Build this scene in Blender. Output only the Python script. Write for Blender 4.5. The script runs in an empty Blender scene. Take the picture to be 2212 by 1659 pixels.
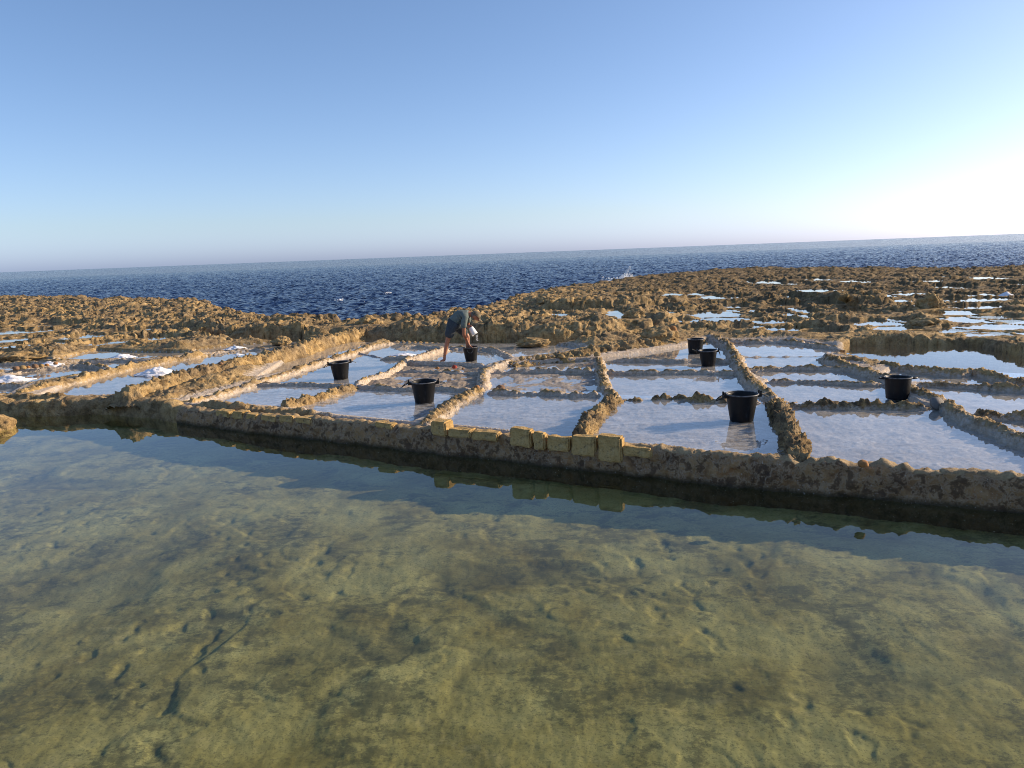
import bpy, bmesh, math, random
import numpy as np
from mathutils import Vector, Matrix, Euler

random.seed(7)
S = bpy.context.scene
COL = S.collection

# ------------------------------------------------------------------ camera
CAM_Z = 2.15
PITCH, ROLL = math.radians(10.04), math.radians(2.17)
LENS = 26.0
cam_d = bpy.data.cameras.new('camera')
cam_d.sensor_width = 36.0
cam_d.lens = LENS
cam_d.clip_start, cam_d.clip_end = 0.1, 90000.0
cam = bpy.data.objects.new('camera', cam_d)
COL.objects.link(cam)
fwd = Vector((0, math.cos(PITCH), -math.sin(PITCH)))
R0 = Vector((1, 0, 0))
U0 = Vector((0, math.sin(PITCH), math.cos(PITCH)))
ca, sa = math.cos(ROLL), math.sin(ROLL)
cr = R0 * ca - U0 * sa
cu = R0 * sa + U0 * ca
M = Matrix((cr, cu, -fwd)).transposed().to_4x4()
M.translation = Vector((0, 0, CAM_Z))
cam.matrix_world = M
S.camera = cam

# ------------------------------------------------------------------ light
SUN_EL, SUN_AZ = 18.0, 76.0            # degrees; azimuth from +Y towards +X
W = bpy.data.worlds.new('World')
S.world = W
W.use_nodes = True
wn = W.node_tree
bg = wn.nodes['Background']
sky = wn.nodes.new('ShaderNodeTexSky')
sky.sky_type = 'NISHITA'
sky.sun_disc = False
sky.sun_elevation = math.radians(SUN_EL)
sky.sun_rotation = math.radians(SUN_AZ)
sky.altitude = 0
sky.air_density, sky.dust_density, sky.ozone_density = 0.7, 1.0, 2.3
tint = wn.nodes.new('ShaderNodeMix')
tint.data_type, tint.blend_type = 'RGBA', 'MULTIPLY'
tint.inputs[0].default_value = 1.0
# thin bluish sea haze low over the whole horizon
tc = wn.nodes.new('ShaderNodeTexCoord')
sx_ = wn.nodes.new('ShaderNodeSeparateXYZ')
wn.links.new(tc.outputs['Generated'], sx_.inputs[0])
hz = wn.nodes.new('ShaderNodeMapRange')
hz.interpolation_type = 'SMOOTHSTEP'
hz.inputs['From Min'].default_value, hz.inputs['From Max'].default_value = 0.0, 0.34
wn.links.new(sx_.outputs[2], hz.inputs['Value'])
tm = wn.nodes.new('ShaderNodeMix')
tm.data_type = 'RGBA'
tm.inputs[6].default_value = (1.05, 1.05, 1.14, 1)
tm.inputs[7].default_value = (0.94, 0.985, 1.08, 1)
wn.links.new(hz.outputs[0], tm.inputs[0])
lo = wn.nodes.new('ShaderNodeMapRange')
lo.interpolation_type = 'SMOOTHSTEP'
lo.inputs['From Min'].default_value, lo.inputs['From Max'].default_value = -0.01, 0.055
wn.links.new(sx_.outputs[2], lo.inputs['Value'])
tl = wn.nodes.new('ShaderNodeMix')
tl.data_type = 'RGBA'
tl.inputs[6].default_value = (1.0, 1.10, 1.62, 1)
wn.links.new(lo.outputs[0], tl.inputs[0])
wn.links.new(tm.outputs[2], tl.inputs[7])
wn.links.new(tl.outputs[2], tint.inputs[7])
gm = wn.nodes.new('ShaderNodeGamma')
gm.inputs[1].default_value = 0.84
wn.links.new(sky.outputs[0], gm.inputs[0])
hs = wn.nodes.new('ShaderNodeHueSaturation')
hs.inputs['Saturation'].default_value = 1.06
hs.inputs['Value'].default_value = 1.17
wn.links.new(gm.outputs[0], hs.inputs['Color'])
wn.links.new(hs.outputs[0], tint.inputs[6])
wn.links.new(tint.outputs[2], bg.inputs[0])
bg.inputs[1].default_value = 0.15
sl = bpy.data.lights.new('sun', 'SUN')
sl.energy = 5.0
sl.angle = math.radians(0.5)
sl.color = (1.0, 0.80, 0.56)
sun = bpy.data.objects.new('sun', sl)
COL.objects.link(sun)
el, az = math.radians(SUN_EL), math.radians(SUN_AZ)
sdir = Vector((math.sin(az) * math.cos(el), math.cos(az) * math.cos(el), math.sin(el)))
sun.rotation_euler = sdir.to_track_quat('Z', 'Y').to_euler()
sun.location = (30, 10, 20)
S.view_settings.view_transform = 'Standard'
S.view_settings.look = 'None'
S.view_settings.gamma = 1
S.view_settings.exposure = 0.42
S.view_settings.use_curve_mapping = False
S.cycles.filter_width = 1.0
S.cycles.max_bounces = 8
S.cycles.transparent_max_bounces = 16
S.cycles.caustics_reflective = False
S.cycles.caustics_refractive = False

# ------------------------------------------------------------------ helpers
FPX = LENS / 36.0 * 2212


def at(px, py, z=0.0):
    """ground point at height z that the photograph shows at (px, py) of its 2212x1659 view"""
    d = fwd * FPX + cr * (px - 1106) + cu * (829.5 - py)
    k = (z - CAM_Z) / d.z
    return Vector((d.x * k, d.y * k, z))


def Gz(y):
    """the pans step down a little with distance"""
    t = min(max((y - 8.5) / 3.5, 0), 1)
    return -0.09 * t * t * (3 - 2 * t)


def gat(px, py, h=0.0):
    z = h
    for _ in range(6):
        z = h + Gz(at(px, py, z).y)
    return at(px, py, z)


def mpp(p):
    return p.y / FPX


_rng = np.random.RandomState(11)
_P = _rng.permutation(256)
_P = np.concatenate([_P, _P, _P])
_G3 = _rng.normal(size=(256, 3))
_G3 /= np.linalg.norm(_G3, axis=1)[:, None]
_G2 = _rng.normal(size=(256, 2))
_G2 /= np.linalg.norm(_G2, axis=1)[:, None]


def n2(x, y):
    xi, yi = np.floor(x).astype(np.int64), np.floor(y).astype(np.int64)
    xf, yf = x - xi, y - yi
    u, v = xf ** 3 * (xf * (xf * 6 - 15) + 10), yf ** 3 * (yf * (yf * 6 - 15) + 10)
    xi &= 255
    yi &= 255

    def g(a, b):
        q = _G2[_P[_P[(xi + a) & 255] + ((yi + b) & 255)]]
        return q[..., 0] * (xf - a) + q[..., 1] * (yf - b)
    a0 = g(0, 0) * (1 - u) + g(1, 0) * u
    a1 = g(0, 1) * (1 - u) + g(1, 1) * u
    return (a0 * (1 - v) + a1 * v) * 1.5


def n3(x, y, z):
    xi, yi, zi = [np.floor(q).astype(np.int64) for q in (x, y, z)]
    xf, yf, zf = x - xi, y - yi, z - zi
    u, v, w = [q * q * (3 - 2 * q) for q in (xf, yf, zf)]

    def g(a, b, c):
        q = _G3[_P[_P[_P[(xi + a) & 255] + ((yi + b) & 255)] + ((zi + c) & 255)]]
        return q[..., 0] * (xf - a) + q[..., 1] * (yf - b) + q[..., 2] * (zf - c)
    r = 0
    for c, wc in ((0, 1 - w), (1, w)):
        a0 = g(0, 0, c) * (1 - u) + g(1, 0, c) * u
        a1 = g(0, 1, c) * (1 - u) + g(1, 1, c) * u
        r = r + (a0 * (1 - v) + a1 * v) * wc
    return r * 1.5


def fbm2(x, y, o=4, gain=0.5):
    r, a = 0, 1.0
    for i in range(o):
        r = r + a * n2(x + 17.3 * i, y - 9.1 * i)
        x, y, a = x * 2.03, y * 2.03, a * gain
    return r


def fbm3(p, f, o=3, gain=0.5):
    r, a = 0, 1.0
    for i in range(o):
        r = r + a * n3(p[:, 0] * f + 13.1 * i, p[:, 1] * f + 5.7 * i, p[:, 2] * f - 3.3 * i)
        f, a = f * 2.07, a * gain
    return r


def sstep(a, b, x):
    t = np.clip((x - a) / (b - a), 0, 1)
    return t * t * (3 - 2 * t)


def tag(o, label=None, cat=None, group=None, kind=None):
    if label:
        o['label'] = label
    if cat:
        o['category'] = cat
    if group:
        o['group'] = group
    if kind:
        o['kind'] = kind
    return o


def mesh_obj(name, V, F, mat, parent=None, smooth=True, attrs=None):
    """V (n,3) array, F (m,3|4) array or list -> one linked mesh object"""
    me = bpy.data.meshes.new(name)
    V = np.asarray(V, dtype=np.float32)
    if isinstance(F, np.ndarray):
        k = F.shape[1]
        me.vertices.add(len(V))
        me.vertices.foreach_set('co', V.ravel())
        me.loops.add(F.size)
        me.loops.foreach_set('vertex_index', F.ravel().astype(np.int32))
        me.polygons.add(len(F))
        me.polygons.foreach_set('loop_start', np.arange(0, F.size, k, dtype=np.int32))
        me.polygons.foreach_set('loop_total', np.full(len(F), k, dtype=np.int32))
        me.update(calc_edges=True)
        me.validate()
    else:
        me.from_pydata([tuple(v) for v in V], [], F)
        me.update()
    if smooth:
        me.polygons.foreach_set('use_smooth', np.ones(len(me.polygons), dtype=bool))
    for k, v in (attrs or {}).items():
        a = me.attributes.new(k, 'FLOAT', 'POINT')
        a.data.foreach_set('value', np.asarray(v, dtype=np.float32))
    if mat:
        me.materials.append(mat)
    o = bpy.data.objects.new(name, me)
    COL.objects.link(o)
    if parent:
        o.parent = parent
    return o


def bm_obj(name, bm, mat, parent=None, smooth=True):
    me = bpy.data.meshes.new(name)
    bmesh.ops.recalc_face_normals(bm, faces=bm.faces)
    bm.to_mesh(me)
    bm.free()
    if smooth:
        me.polygons.foreach_set('use_smooth', np.ones(len(me.polygons), dtype=bool))
    me.materials.append(mat)
    o = bpy.data.objects.new(name, me)
    COL.objects.link(o)
    if parent:
        o.parent = parent
    return o


def grid_faces(nr, nc):
    i = np.arange(nr * nc).reshape(nr, nc)
    return np.stack([i[:-1, :-1], i[:-1, 1:], i[1:, 1:], i[1:, :-1]], -1).reshape(-1, 4)


# ------------------------------------------------------------------ materials
def mat_new(name):
    m = bpy.data.materials.new(name)
    m.use_nodes = True
    nt = m.node_tree
    nt.nodes.clear()
    out = nt.nodes.new('ShaderNodeOutputMaterial')
    return m, nt, out


class NT:
    def __init__(s, nt):
        s.nt = nt
        s.co = nt.nodes.new('ShaderNodeTexCoord').outputs['Object']

    def n(s, t, **kw):
        q = s.nt.nodes.new(t)
        for k, v in kw.items():
            setattr(q, k, v)
        return q

    def l(s, a, b):
        s.nt.links.new(a, b)

    def noise(s, scale, detail=4, rough=0.55, stretch=None, dist=0.0, vec=None):
        q = s.n('ShaderNodeTexNoise')
        q.inputs['Scale'].default_value = scale
        q.inputs['Detail'].default_value = detail
        q.inputs['Roughness'].default_value = rough
        q.inputs['Distortion'].default_value = dist
        v = vec or s.co
        if stretch:
            mp = s.n('ShaderNodeMapping')
            mp.inputs['Scale'].default_value = stretch
            s.l(v, mp.inputs[0])
            v = mp.outputs[0]
        s.l(v, q.inputs['Vector'])
        return q.outputs['Fac']

    def voro(s, scale, feat='F1', vec=None):
        q = s.n('ShaderNodeTexVoronoi', feature=feat)
        q.inputs['Scale'].default_value = scale
        s.l(vec or s.co, q.inputs['Vector'])
        return q.outputs['Distance']

    def ramp(s, fac, stops):
        q = s.n('ShaderNodeValToRGB')
        e = q.color_ramp.elements
        while len(e) < len(stops):
            e.new(0.5)
        for el_, (p, c) in zip(e, stops):
            el_.position = p
            el_.color = (c, c, c, 1) if isinstance(c, (int, float)) else (*c, 1)
        s.l(fac, q.inputs[0])
        return q.outputs[0]

    def rgb(s, c):
        q = s.n('ShaderNodeRGB')
        q.outputs[0].default_value = (*c, 1)
        return q.outputs[0]

    def mix(s, fac, a, b, mode='MIX'):
        q = s.n('ShaderNodeMix', data_type='RGBA', blend_type=mode)
        if isinstance(fac, (int, float)):
            q.inputs[0].default_value = fac
        else:
            s.l(fac, q.inputs[0])
        for i, v in ((6, a), (7, b)):
            if isinstance(v, tuple):
                q.inputs[i].default_value = (*v, 1)
            else:
                s.l(v, q.inputs[i])
        return q.outputs[2]

    def math(s, op, a, b=0.0, clamp=False):
        q = s.n('ShaderNodeMath', operation=op, use_clamp=clamp)
        for i, v in ((0, a), (1, b)):
            if isinstance(v, (int, float)):
                q.inputs[i].default_value = v
            else:
                s.l(v, q.inputs[i])
        return q.outputs[0]

    def attr(s, name):
        q = s.n('ShaderNodeAttribute', attribute_name=name)
        return q.outputs['Fac']

    def bump(s, h, strength=0.5, dist=0.02, normal=None):
        q = s.n('ShaderNodeBump')
        q.inputs['Strength'].default_value = strength
        q.inputs['Distance'].default_value = dist
        s.l(h, q.inputs['Height'])
        if normal:
            s.l(normal, q.inputs['Normal'])
        return q.outputs[0]

    def bsdf(s, color, rough=0.9, normal=None, spec=0.3, metallic=0.0):
        q = s.n('ShaderNodeBsdfPrincipled')
        if isinstance(color, tuple):
            q.inputs['Base Color'].default_value = (*color, 1)
        else:
            s.l(color, q.inputs['Base Color'])
        if isinstance(rough, (int, float)):
            q.inputs['Roughness'].default_value = rough
        else:
            s.l(rough, q.inputs['Roughness'])
        q.inputs['Specular IOR Level'].default_value = spec
        q.inputs['Metallic'].default_value = metallic
        if normal:
            s.l(normal, q.inputs['Normal'])
        return q.outputs[0]


def rock_material(name, dark=0.0, salt=True, hue=0.0):
    m, nt, out = mat_new(name)
    k = NT(nt)
    big = k.noise(0.9, 4, 0.6, dist=0.6)
    mid = k.noise(6.0, 6, 0.65)
    fine = k.noise(38.0, 5, 0.7)
    pits = k.voro(26.0)
    c = k.ramp(mid, [(0.25, (0.125, 0.078, 0.034)), (0.40, (0.345, 0.222, 0.092)), (0.54, (0.50, 0.338, 0.146)), (0.8, (0.58, 0.44, 0.25))])
    grey = k.ramp(mid, [(0.3, (0.095, 0.068, 0.043)), (0.6, (0.315, 0.228, 0.13)), (0.8, (0.43, 0.335, 0.21))])
    c = k.mix(k.ramp(big, [(0.38, 0.0), (0.62, 0.85)]), c, grey)
    lich = k.ramp(k.noise(3.4, 8, 0.75, dist=0.5), [(0.53 - dark * 0.16, 0.0), (0.68 - dark * 0.16, 0.75 + 0.2 * dark)])
    c = k.mix(lich, c, (0.055, 0.043, 0.032))
    c = k.mix(k.ramp(fine, [(0.3, 0.6), (0.5, 0.0)]), c, (0.06, 0.042, 0.022))
    c = k.mix(k.ramp(pits, [(0.05, 0.6), (0.22, 0.0)]), c, (0.06, 0.04, 0.025))
    wt = k.math('MULTIPLY', k.attr('shade_weather'), k.ramp(k.noise(2.1, 5, 0.65), [(0.35, 0.5), (0.6, 1.0)]))  # painted backlit shade on the right, plus weathered shore rock
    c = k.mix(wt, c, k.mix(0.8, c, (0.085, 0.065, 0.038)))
    if salt:
        sn = k.noise(14.0, 6, 0.7)
        sc = k.ramp(sn, [(0.3, (0.34, 0.26, 0.19)), (0.5, (0.50, 0.41, 0.315)), (0.72, (0.64, 0.56, 0.48))])
        f = k.math('ADD', k.attr('salt'), k.math('MULTIPLY', k.math('SUBTRACT', sn, 0.5), 0.9))
        c = k.mix(k.ramp(f, [(0.35, 0.0), (0.62, 1.0)]), c, sc)
    h = k.math('ADD', k.math('MULTIPLY', mid, 1.0), k.math('MULTIPLY', fine, 0.45))
    h = k.math('ADD', h, k.math('MULTIPLY', k.ramp(pits, [(0.0, 0.0), (0.3, 1.0)]), 0.25))
    nrm = k.bump(h, 0.75, 0.05)
    k.l(k.bsdf(c, 0.92, nrm, 0.2), out.inputs[0])
    return m


def water_material(name, salt=0.3, ripple=0.004, scale=6.0, tint=(0.97, 0.96, 0.93), rough=0.0, flake=(0.74, 0.77, 0.80)):
    m, nt, out = mat_new(name)
    k = NT(nt)
    w = k.noise(scale, 3, 0.5, stretch=(1, 0.6, 1))
    nrm = k.bump(w, 0.5, ripple)
    # Fresnel reflectance from the angle alone, the same from above and from below
    geo = k.n('ShaderNodeNewGeometry')
    dot = k.n('ShaderNodeVectorMath', operation='DOT_PRODUCT')
    k.l(geo.outputs['Incoming'], dot.inputs[0])
    k.l(nrm, dot.inputs[1])
    om = k.math('SUBTRACT', 1.0, k.math('ABSOLUTE', dot.outputs['Value']), clamp=True)
    refl = k.math('ADD', 0.02, k.math('MULTIPLY', k.math('POWER', om, 5.0), 0.98), clamp=True)
    tr = k.n('ShaderNodeBsdfTransparent')
    tr.inputs[0].default_value = (*tint, 1)
    gl = k.n('ShaderNodeBsdfGlossy')
    gl.inputs['Roughness'].default_value = rough
    gl.inputs['Color'].default_value = (1, 1, 1, 1)
    k.l(nrm, gl.inputs['Normal'])
    base = tr.outputs[0]
    if salt > 0:
        pat = k.noise(9.0, 7, 0.72, stretch=(0.7, 1.6, 1), dist=0.8)
        pat2 = k.noise(1.3, 4, 0.6)
        f = k.math('ADD', k.math('MULTIPLY', pat, 0.75), k.math('MULTIPLY', pat2, 0.25))
        msk = k.ramp(f, [(0.42, 0.0), (0.66, salt)])
        df = k.n('ShaderNodeBsdfDiffuse')
        df.inputs[0].default_value = (*flake, 1)
        mx = k.n('ShaderNodeMixShader')
        k.l(msk, mx.inputs[0])
        k.l(tr.outputs[0], mx.inputs[1])
        k.l(df.outputs[0], mx.inputs[2])
        base = mx.outputs[0]
    mx = k.n('ShaderNodeMixShader')
    k.l(refl, mx.inputs[0])
    k.l(base, mx.inputs[1])
    k.l(gl.outputs[0], mx.inputs[2])
    k.l(mx.outputs[0], out.inputs[0])
    return m


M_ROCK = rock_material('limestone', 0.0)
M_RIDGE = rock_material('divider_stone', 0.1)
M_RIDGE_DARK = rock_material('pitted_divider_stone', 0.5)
M_WATER_CLEAR = water_material('brine', 0.05, 0.003)
M_WATER_SALT2 = water_material('brine_with_salt_rafts', 0.75, 0.008, 9.0)
M_WATER_THIN = water_material('brine_with_thin_salt_skin', 0.25, 0.003)
M_WATER_SALT = water_material('brine_with_salt_flakes', 0.42, 0.004)
M_WATER_POOL = water_material('pool_brine', 0.0, 0.0025, 3.0, (0.89, 0.925, 0.77), 0.006)


def floor_material():
    m, nt, out = mat_new('salt_crust_floor')
    k = NT(nt)
    a = k.noise(2.2, 6, 0.65, stretch=(0.8, 1.5, 1), dist=0.7)
    b = k.noise(24.0, 6, 0.75)
    c = k.ramp(a, [(0.3, (0.29, 0.255, 0.215)), (0.48, (0.39, 0.36, 0.33)), (0.7, (0.50, 0.48, 0.46))])
    c = k.mix(k.ramp(b, [(0.35, 0.5), (0.55, 0.0)]), c, (0.17, 0.13, 0.10))
    c = k.mix(k.ramp(k.math('ADD', k.math('MULTIPLY', a, 0.5), k.math('MULTIPLY', b, 0.5)), [(0.56, 0.0), (0.70, 0.6)]), c, (0.72, 0.69, 0.68))
    dry = k.attr('dry')
    dc = k.ramp(b, [(0.3, (0.15, 0.11, 0.075)), (0.55, (0.33, 0.26, 0.19)), (0.75, (0.5, 0.43, 0.37))])
    c = k.mix(dry, c, dc)
    nrm = k.bump(k.math('ADD', a, k.math('MULTIPLY', b, 0.6)), 0.5, 0.03)
    k.l(k.bsdf(c, 0.85, nrm, 0.3), out.inputs[0])
    return m


M_FLOOR = floor_material()


def simple(name, col, rough=0.6, var=0.15, scale=8.0, bump=0.0, spec=0.4, metallic=0.0):
    m, nt, out = mat_new(name)
    k = NT(nt)
    n_ = k.noise(scale, 5, 0.6)
    lo = tuple(x * (1 - var) for x in col)
    hi = tuple(min(1, x * (1 + var)) for x in col)
    c = k.ramp(n_, [(0.3, lo), (0.7, hi)])
    nrm = k.bump(n_, 0.5, bump) if bump else None
    k.l(k.bsdf(c, rough, nrm, spec, metallic), out.inputs[0])
    return m


M_SALT = simple('heaped_salt', (0.86, 0.85, 0.86), 0.8, 0.08, 60, 0.02)
def rubber():
    m, nt, out = mat_new('black_rubber')
    k = NT(nt)
    n_ = k.noise(9.0, 8, 0.75, stretch=(2.5, 2.5, 0.6))
    d = k.noise(70.0, 3, 0.6)
    c = k.ramp(n_, [(0.3, (0.005, 0.005, 0.006)), (0.6, (0.011, 0.011, 0.012)), (0.70, (0.05, 0.05, 0.052))])
    c = k.mix(k.ramp(d, [(0.72, 0.0), (0.76, 0.7)]), c, (0.35, 0.35, 0.36))
    k.l(k.bsdf(c, 0.45, k.bump(n_, 0.3, 0.004), 0.25), out.inputs[0])
    return m


M_BLACK = rubber()
M_RIM = simple('salt_worn_rubber', (0.10, 0.10, 0.105), 0.5, 0.9, 25)
M_ROPE = simple('dirty_rope', (0.10, 0.095, 0.075), 0.9, 0.5, 120, 0.004)
M_ROPE_B = simple('dark_rope', (0.02, 0.02, 0.02), 0.8, 0.4, 120, 0.004)
M_SKIN = simple('tanned_skin', (0.36, 0.15, 0.085), 0.5, 0.15, 20)
M_SHIRT = simple('grey_green_cotton', (0.125, 0.155, 0.145), 0.9, 0.2, 14, 0.02)
M_SHORTS = simple('slate_denim', (0.045, 0.055, 0.065), 0.9, 0.25, 18, 0.02)
M_CAP = simple('camouflage_cotton', (0.16, 0.13, 0.085), 0.9, 0.6, 22)
M_HAIR = simple('grey_hair', (0.16, 0.14, 0.12), 0.8, 0.2, 60)
M_EYE = simple('dark_eye', (0.02, 0.015, 0.012), 0.3)
M_WHITE = simple('white_plastic', (0.82, 0.82, 0.80), 0.45, 0.05, 10)
M_FOAM = simple('white_foam', (0.85, 0.87, 0.88), 0.7, 0.05, 20)
M_STONE_O = simple('orange_stone', (0.36, 0.17, 0.06), 0.9, 0.4, 18, 0.02)
M_STONE_R = simple('red_stone', (0.30, 0.05, 0.03), 0.85, 0.4, 18, 0.02)
M_STONE_B = simple('brown_stone', (0.22, 0.13, 0.075), 0.9, 0.4, 18, 0.02)
M_PLUG = simple('grey_stone_plug', (0.17, 0.155, 0.14), 0.8, 0.3, 24, 0.01)


def wall_material():
    m, nt, out = mat_new('stained_mortar')
    k = NT(nt)
    a = k.noise(3.2, 8, 0.7, dist=0.35)
    b = k.noise(9.0, 9, 0.72, dist=0.25)
    c = k.ramp(a, [(0.34, (0.09, 0.052, 0.03)), (0.44, (0.26, 0.15, 0.072)), (0.56, (0.40, 0.245, 0.115)), (0.7, (0.29, 0.125, 0.05))])
    c = k.mix(k.ramp(b, [(0.50, 0.0), (0.58, 0.75)]), c, (0.075, 0.05, 0.035))
    c = k.mix(k.ramp(b, [(0.46, 0.0), (0.5, 0.8), (0.535, 0.0)]), c, (0.40, 0.30, 0.20))
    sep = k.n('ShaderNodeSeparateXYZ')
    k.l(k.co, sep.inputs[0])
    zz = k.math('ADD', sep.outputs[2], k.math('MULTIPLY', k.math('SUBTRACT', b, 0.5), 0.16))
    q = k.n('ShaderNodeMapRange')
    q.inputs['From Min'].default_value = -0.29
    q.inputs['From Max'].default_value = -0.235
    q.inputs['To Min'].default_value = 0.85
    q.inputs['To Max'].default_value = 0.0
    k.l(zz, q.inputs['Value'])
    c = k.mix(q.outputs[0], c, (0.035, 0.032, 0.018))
    sp = k.ramp(k.noise(70, 2, 0.5), [(0.7, 0.0), (0.74, 0.9)])
    c = k.mix(sp, c, (0.6, 0.58, 0.55))
    f = k.attr('top')
    tc = k.ramp(b, [(0.35, (0.20, 0.14, 0.08)), (0.6, (0.44, 0.31, 0.16)), (0.75, (0.50, 0.41, 0.28))])
    c = k.mix(k.ramp(k.math('ADD', f, k.math('MULTIPLY', k.math('SUBTRACT', b, 0.5), 0.6)), [(0.4, 0.0), (0.7, 1.0)]), c, tc)
    nrm = k.bump(k.math('ADD', a, k.math('MULTIPLY', b, 0.7)), 0.8, 0.05)
    k.l(k.bsdf(c, 0.85, nrm, 0.3), out.inputs[0])
    return m


def block_material():
    m, nt, out = mat_new('yellow_limestone')
    k = NT(nt)
    a = k.noise(5.0, 6, 0.65, dist=0.5)
    b = k.noise(45.0, 5, 0.7)
    c = k.ramp(a, [(0.3, (0.40, 0.255, 0.095)), (0.5, (0.56, 0.37, 0.15)), (0.72, (0.64, 0.48, 0.25))])
    c = k.mix(k.ramp(b, [(0.33, 0.55), (0.5, 0.0)]), c, (0.22, 0.14, 0.05))
    c = k.mix(k.ramp(k.noise(7.5, 8, 0.75, dist=0.3), [(0.54, 0.0), (0.63, 0.75)]), c, (0.13, 0.09, 0.05))
    nrm = k.bump(k.math('ADD', a, b), 0.6, 0.025)
    k.l(k.bsdf(c, 0.95, nrm, 0.15), out.inputs[0])
    return m


def bed_material():
    m, nt, out = mat_new('pool_bed_stone')
    k = NT(nt)
    a = k.noise(0.9, 10, 0.72, dist=0.2)
    b = k.noise(5.0, 12, 0.82, stretch=(0.8, 1.2, 1), dist=0.1)
    d = k.noise(55.0, 5, 0.75)
    c = k.ramp(a, [(0.32, (0.15, 0.120, 0.045)), (0.47, (0.285, 0.245, 0.11)), (0.64, (0.40, 0.36, 0.19))])
    # algae: scattered specks gathered in loose patches
    g = k.math('ADD', b, k.math('MULTIPLY', k.math('SUBTRACT', k.noise(1.6, 5, 0.6), 0.5), 0.55))
    c = k.mix(k.ramp(g, [(0.535, 0.0), (0.565, 0.5), (0.75, 0.8)]), c, (0.075, 0.075, 0.055))
    c = k.mix(k.ramp(b, [(0.36, 0.6), (0.47, 0.0)]), c, (0.40, 0.34, 0.20))
    c = k.mix(k.ramp(d, [(0.38, 0.6), (0.48, 0.0)]), c, (0.11, 0.10, 0.065))
    c = k.mix(k.ramp(d, [(0.66, 0.0), (0.72, 0.35)]), c, (0.50, 0.47, 0.36))
    cr1 = k.ramp(k.noise(0.55, 4, 0.55, dist=0.4), [(0.475, 0.0), (0.5, 0.42), (0.53, 0.0)])
    cr2 = k.ramp(k.noise(1.3, 3, 0.5, dist=0.6), [(0.486, 0.0), (0.5, 0.3), (0.514, 0.0)])
    gate = k.ramp(k.noise(0.8, 4, 0.6, stretch=(1, 1, 1), vec=None), [(0.5, 0.0), (0.6, 1.0)])
    c = k.mix(k.math('MULTIPLY', k.math('MAXIMUM', cr1, cr2), gate), c, (0.055, 0.055, 0.042))
    c = k.mix(k.attr('bed_shade'), c, (0.062, 0.065, 0.055))  # painted shade of the bed's hollows and ledge feet
    nrm = k.bump(k.math('ADD', k.math('MULTIPLY', b, 0.8), k.math('MULTIPLY', d, 0.3)), 0.35, 0.03)
    k.l(k.bsdf(c, 0.95, nrm, 0.0), out.inputs[0])
    return m


def sea_material():
    m, nt, out = mat_new('sea_water')
    k = NT(nt)
    a = k.noise(1.5, 5, 0.65, stretch=(1, 0.8, 1), dist=0.3)
    nrm = k.bump(k.noise(0.33, 3, 0.6), 1.0, 0.9)
    nrm = k.bump(a, 1.0, 0.30, nrm)
    # small wind ripples as slopes, so that they keep their effect far out
    nz = k.n('ShaderNodeTexNoise')
    nz.inputs['Scale'].default_value = 2.2
    nz.inputs['Detail'].default_value = 3
    k.l(k.co, nz.inputs['Vector'])
    v1 = k.n('ShaderNodeVectorMath', operation='SUBTRACT')
    k.l(nz.outputs['Color'], v1.inputs[0])
    v1.inputs[1].default_value = (0.5, 0.5, 0.5)
    v2 = k.n('ShaderNodeVectorMath', operation='MULTIPLY')
    k.l(v1.outputs[0], v2.inputs[0])
    v2.inputs[1].default_value = (2.6, 3.4, 0.0)
    v3 = k.n('ShaderNodeVectorMath', operation='ADD')
    k.l(v2.outputs[0], v3.inputs[0])
    k.l(nrm, v3.inputs[1])
    v4 = k.n('ShaderNodeVectorMath', operation='NORMALIZE')
    k.l(v3.outputs[0], v4.inputs[0])
    nrm = v4.outputs[0]
    c = k.rgb((0.004, 0.017, 0.070))
    q = k.bsdf(c, 0.12, nrm, 0.36)
    q.node.inputs['IOR'].default_value = 1.333
    k.l(q, out.inputs[0])
    return m


M_WALL, M_BLOCK, M_BED, M_SEA = wall_material(), block_material(), bed_material(), sea_material()

# ------------------------------------------------------------------ layout data (2212x1659 view of the photograph)
POOL_Z = -0.30
SEA_Z = -1.6

# front face of the pool wall along its foot
WALL_FOOT = [(-700, 860), (-300, 885), (0, 899), (90, 901), (175, 897), (260, 899), (337, 906), (375, 913), (553, 937), (753, 959), (928, 980),
             (1106, 999), (1356, 1027), (1481, 1042), (1659, 1060), (1909, 1082), (2159, 1106), (2400, 1132), (3000, 1195)]
wall_foot = [at(x, y, POOL_Z) for x, y in WALL_FOOT]
wfx = np.array([p.x for p in wall_foot])
wfy = np.array([p.y for p in wall_foot])


def y_wall(x):
    return np.interp(x, wfx, wfy)


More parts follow.
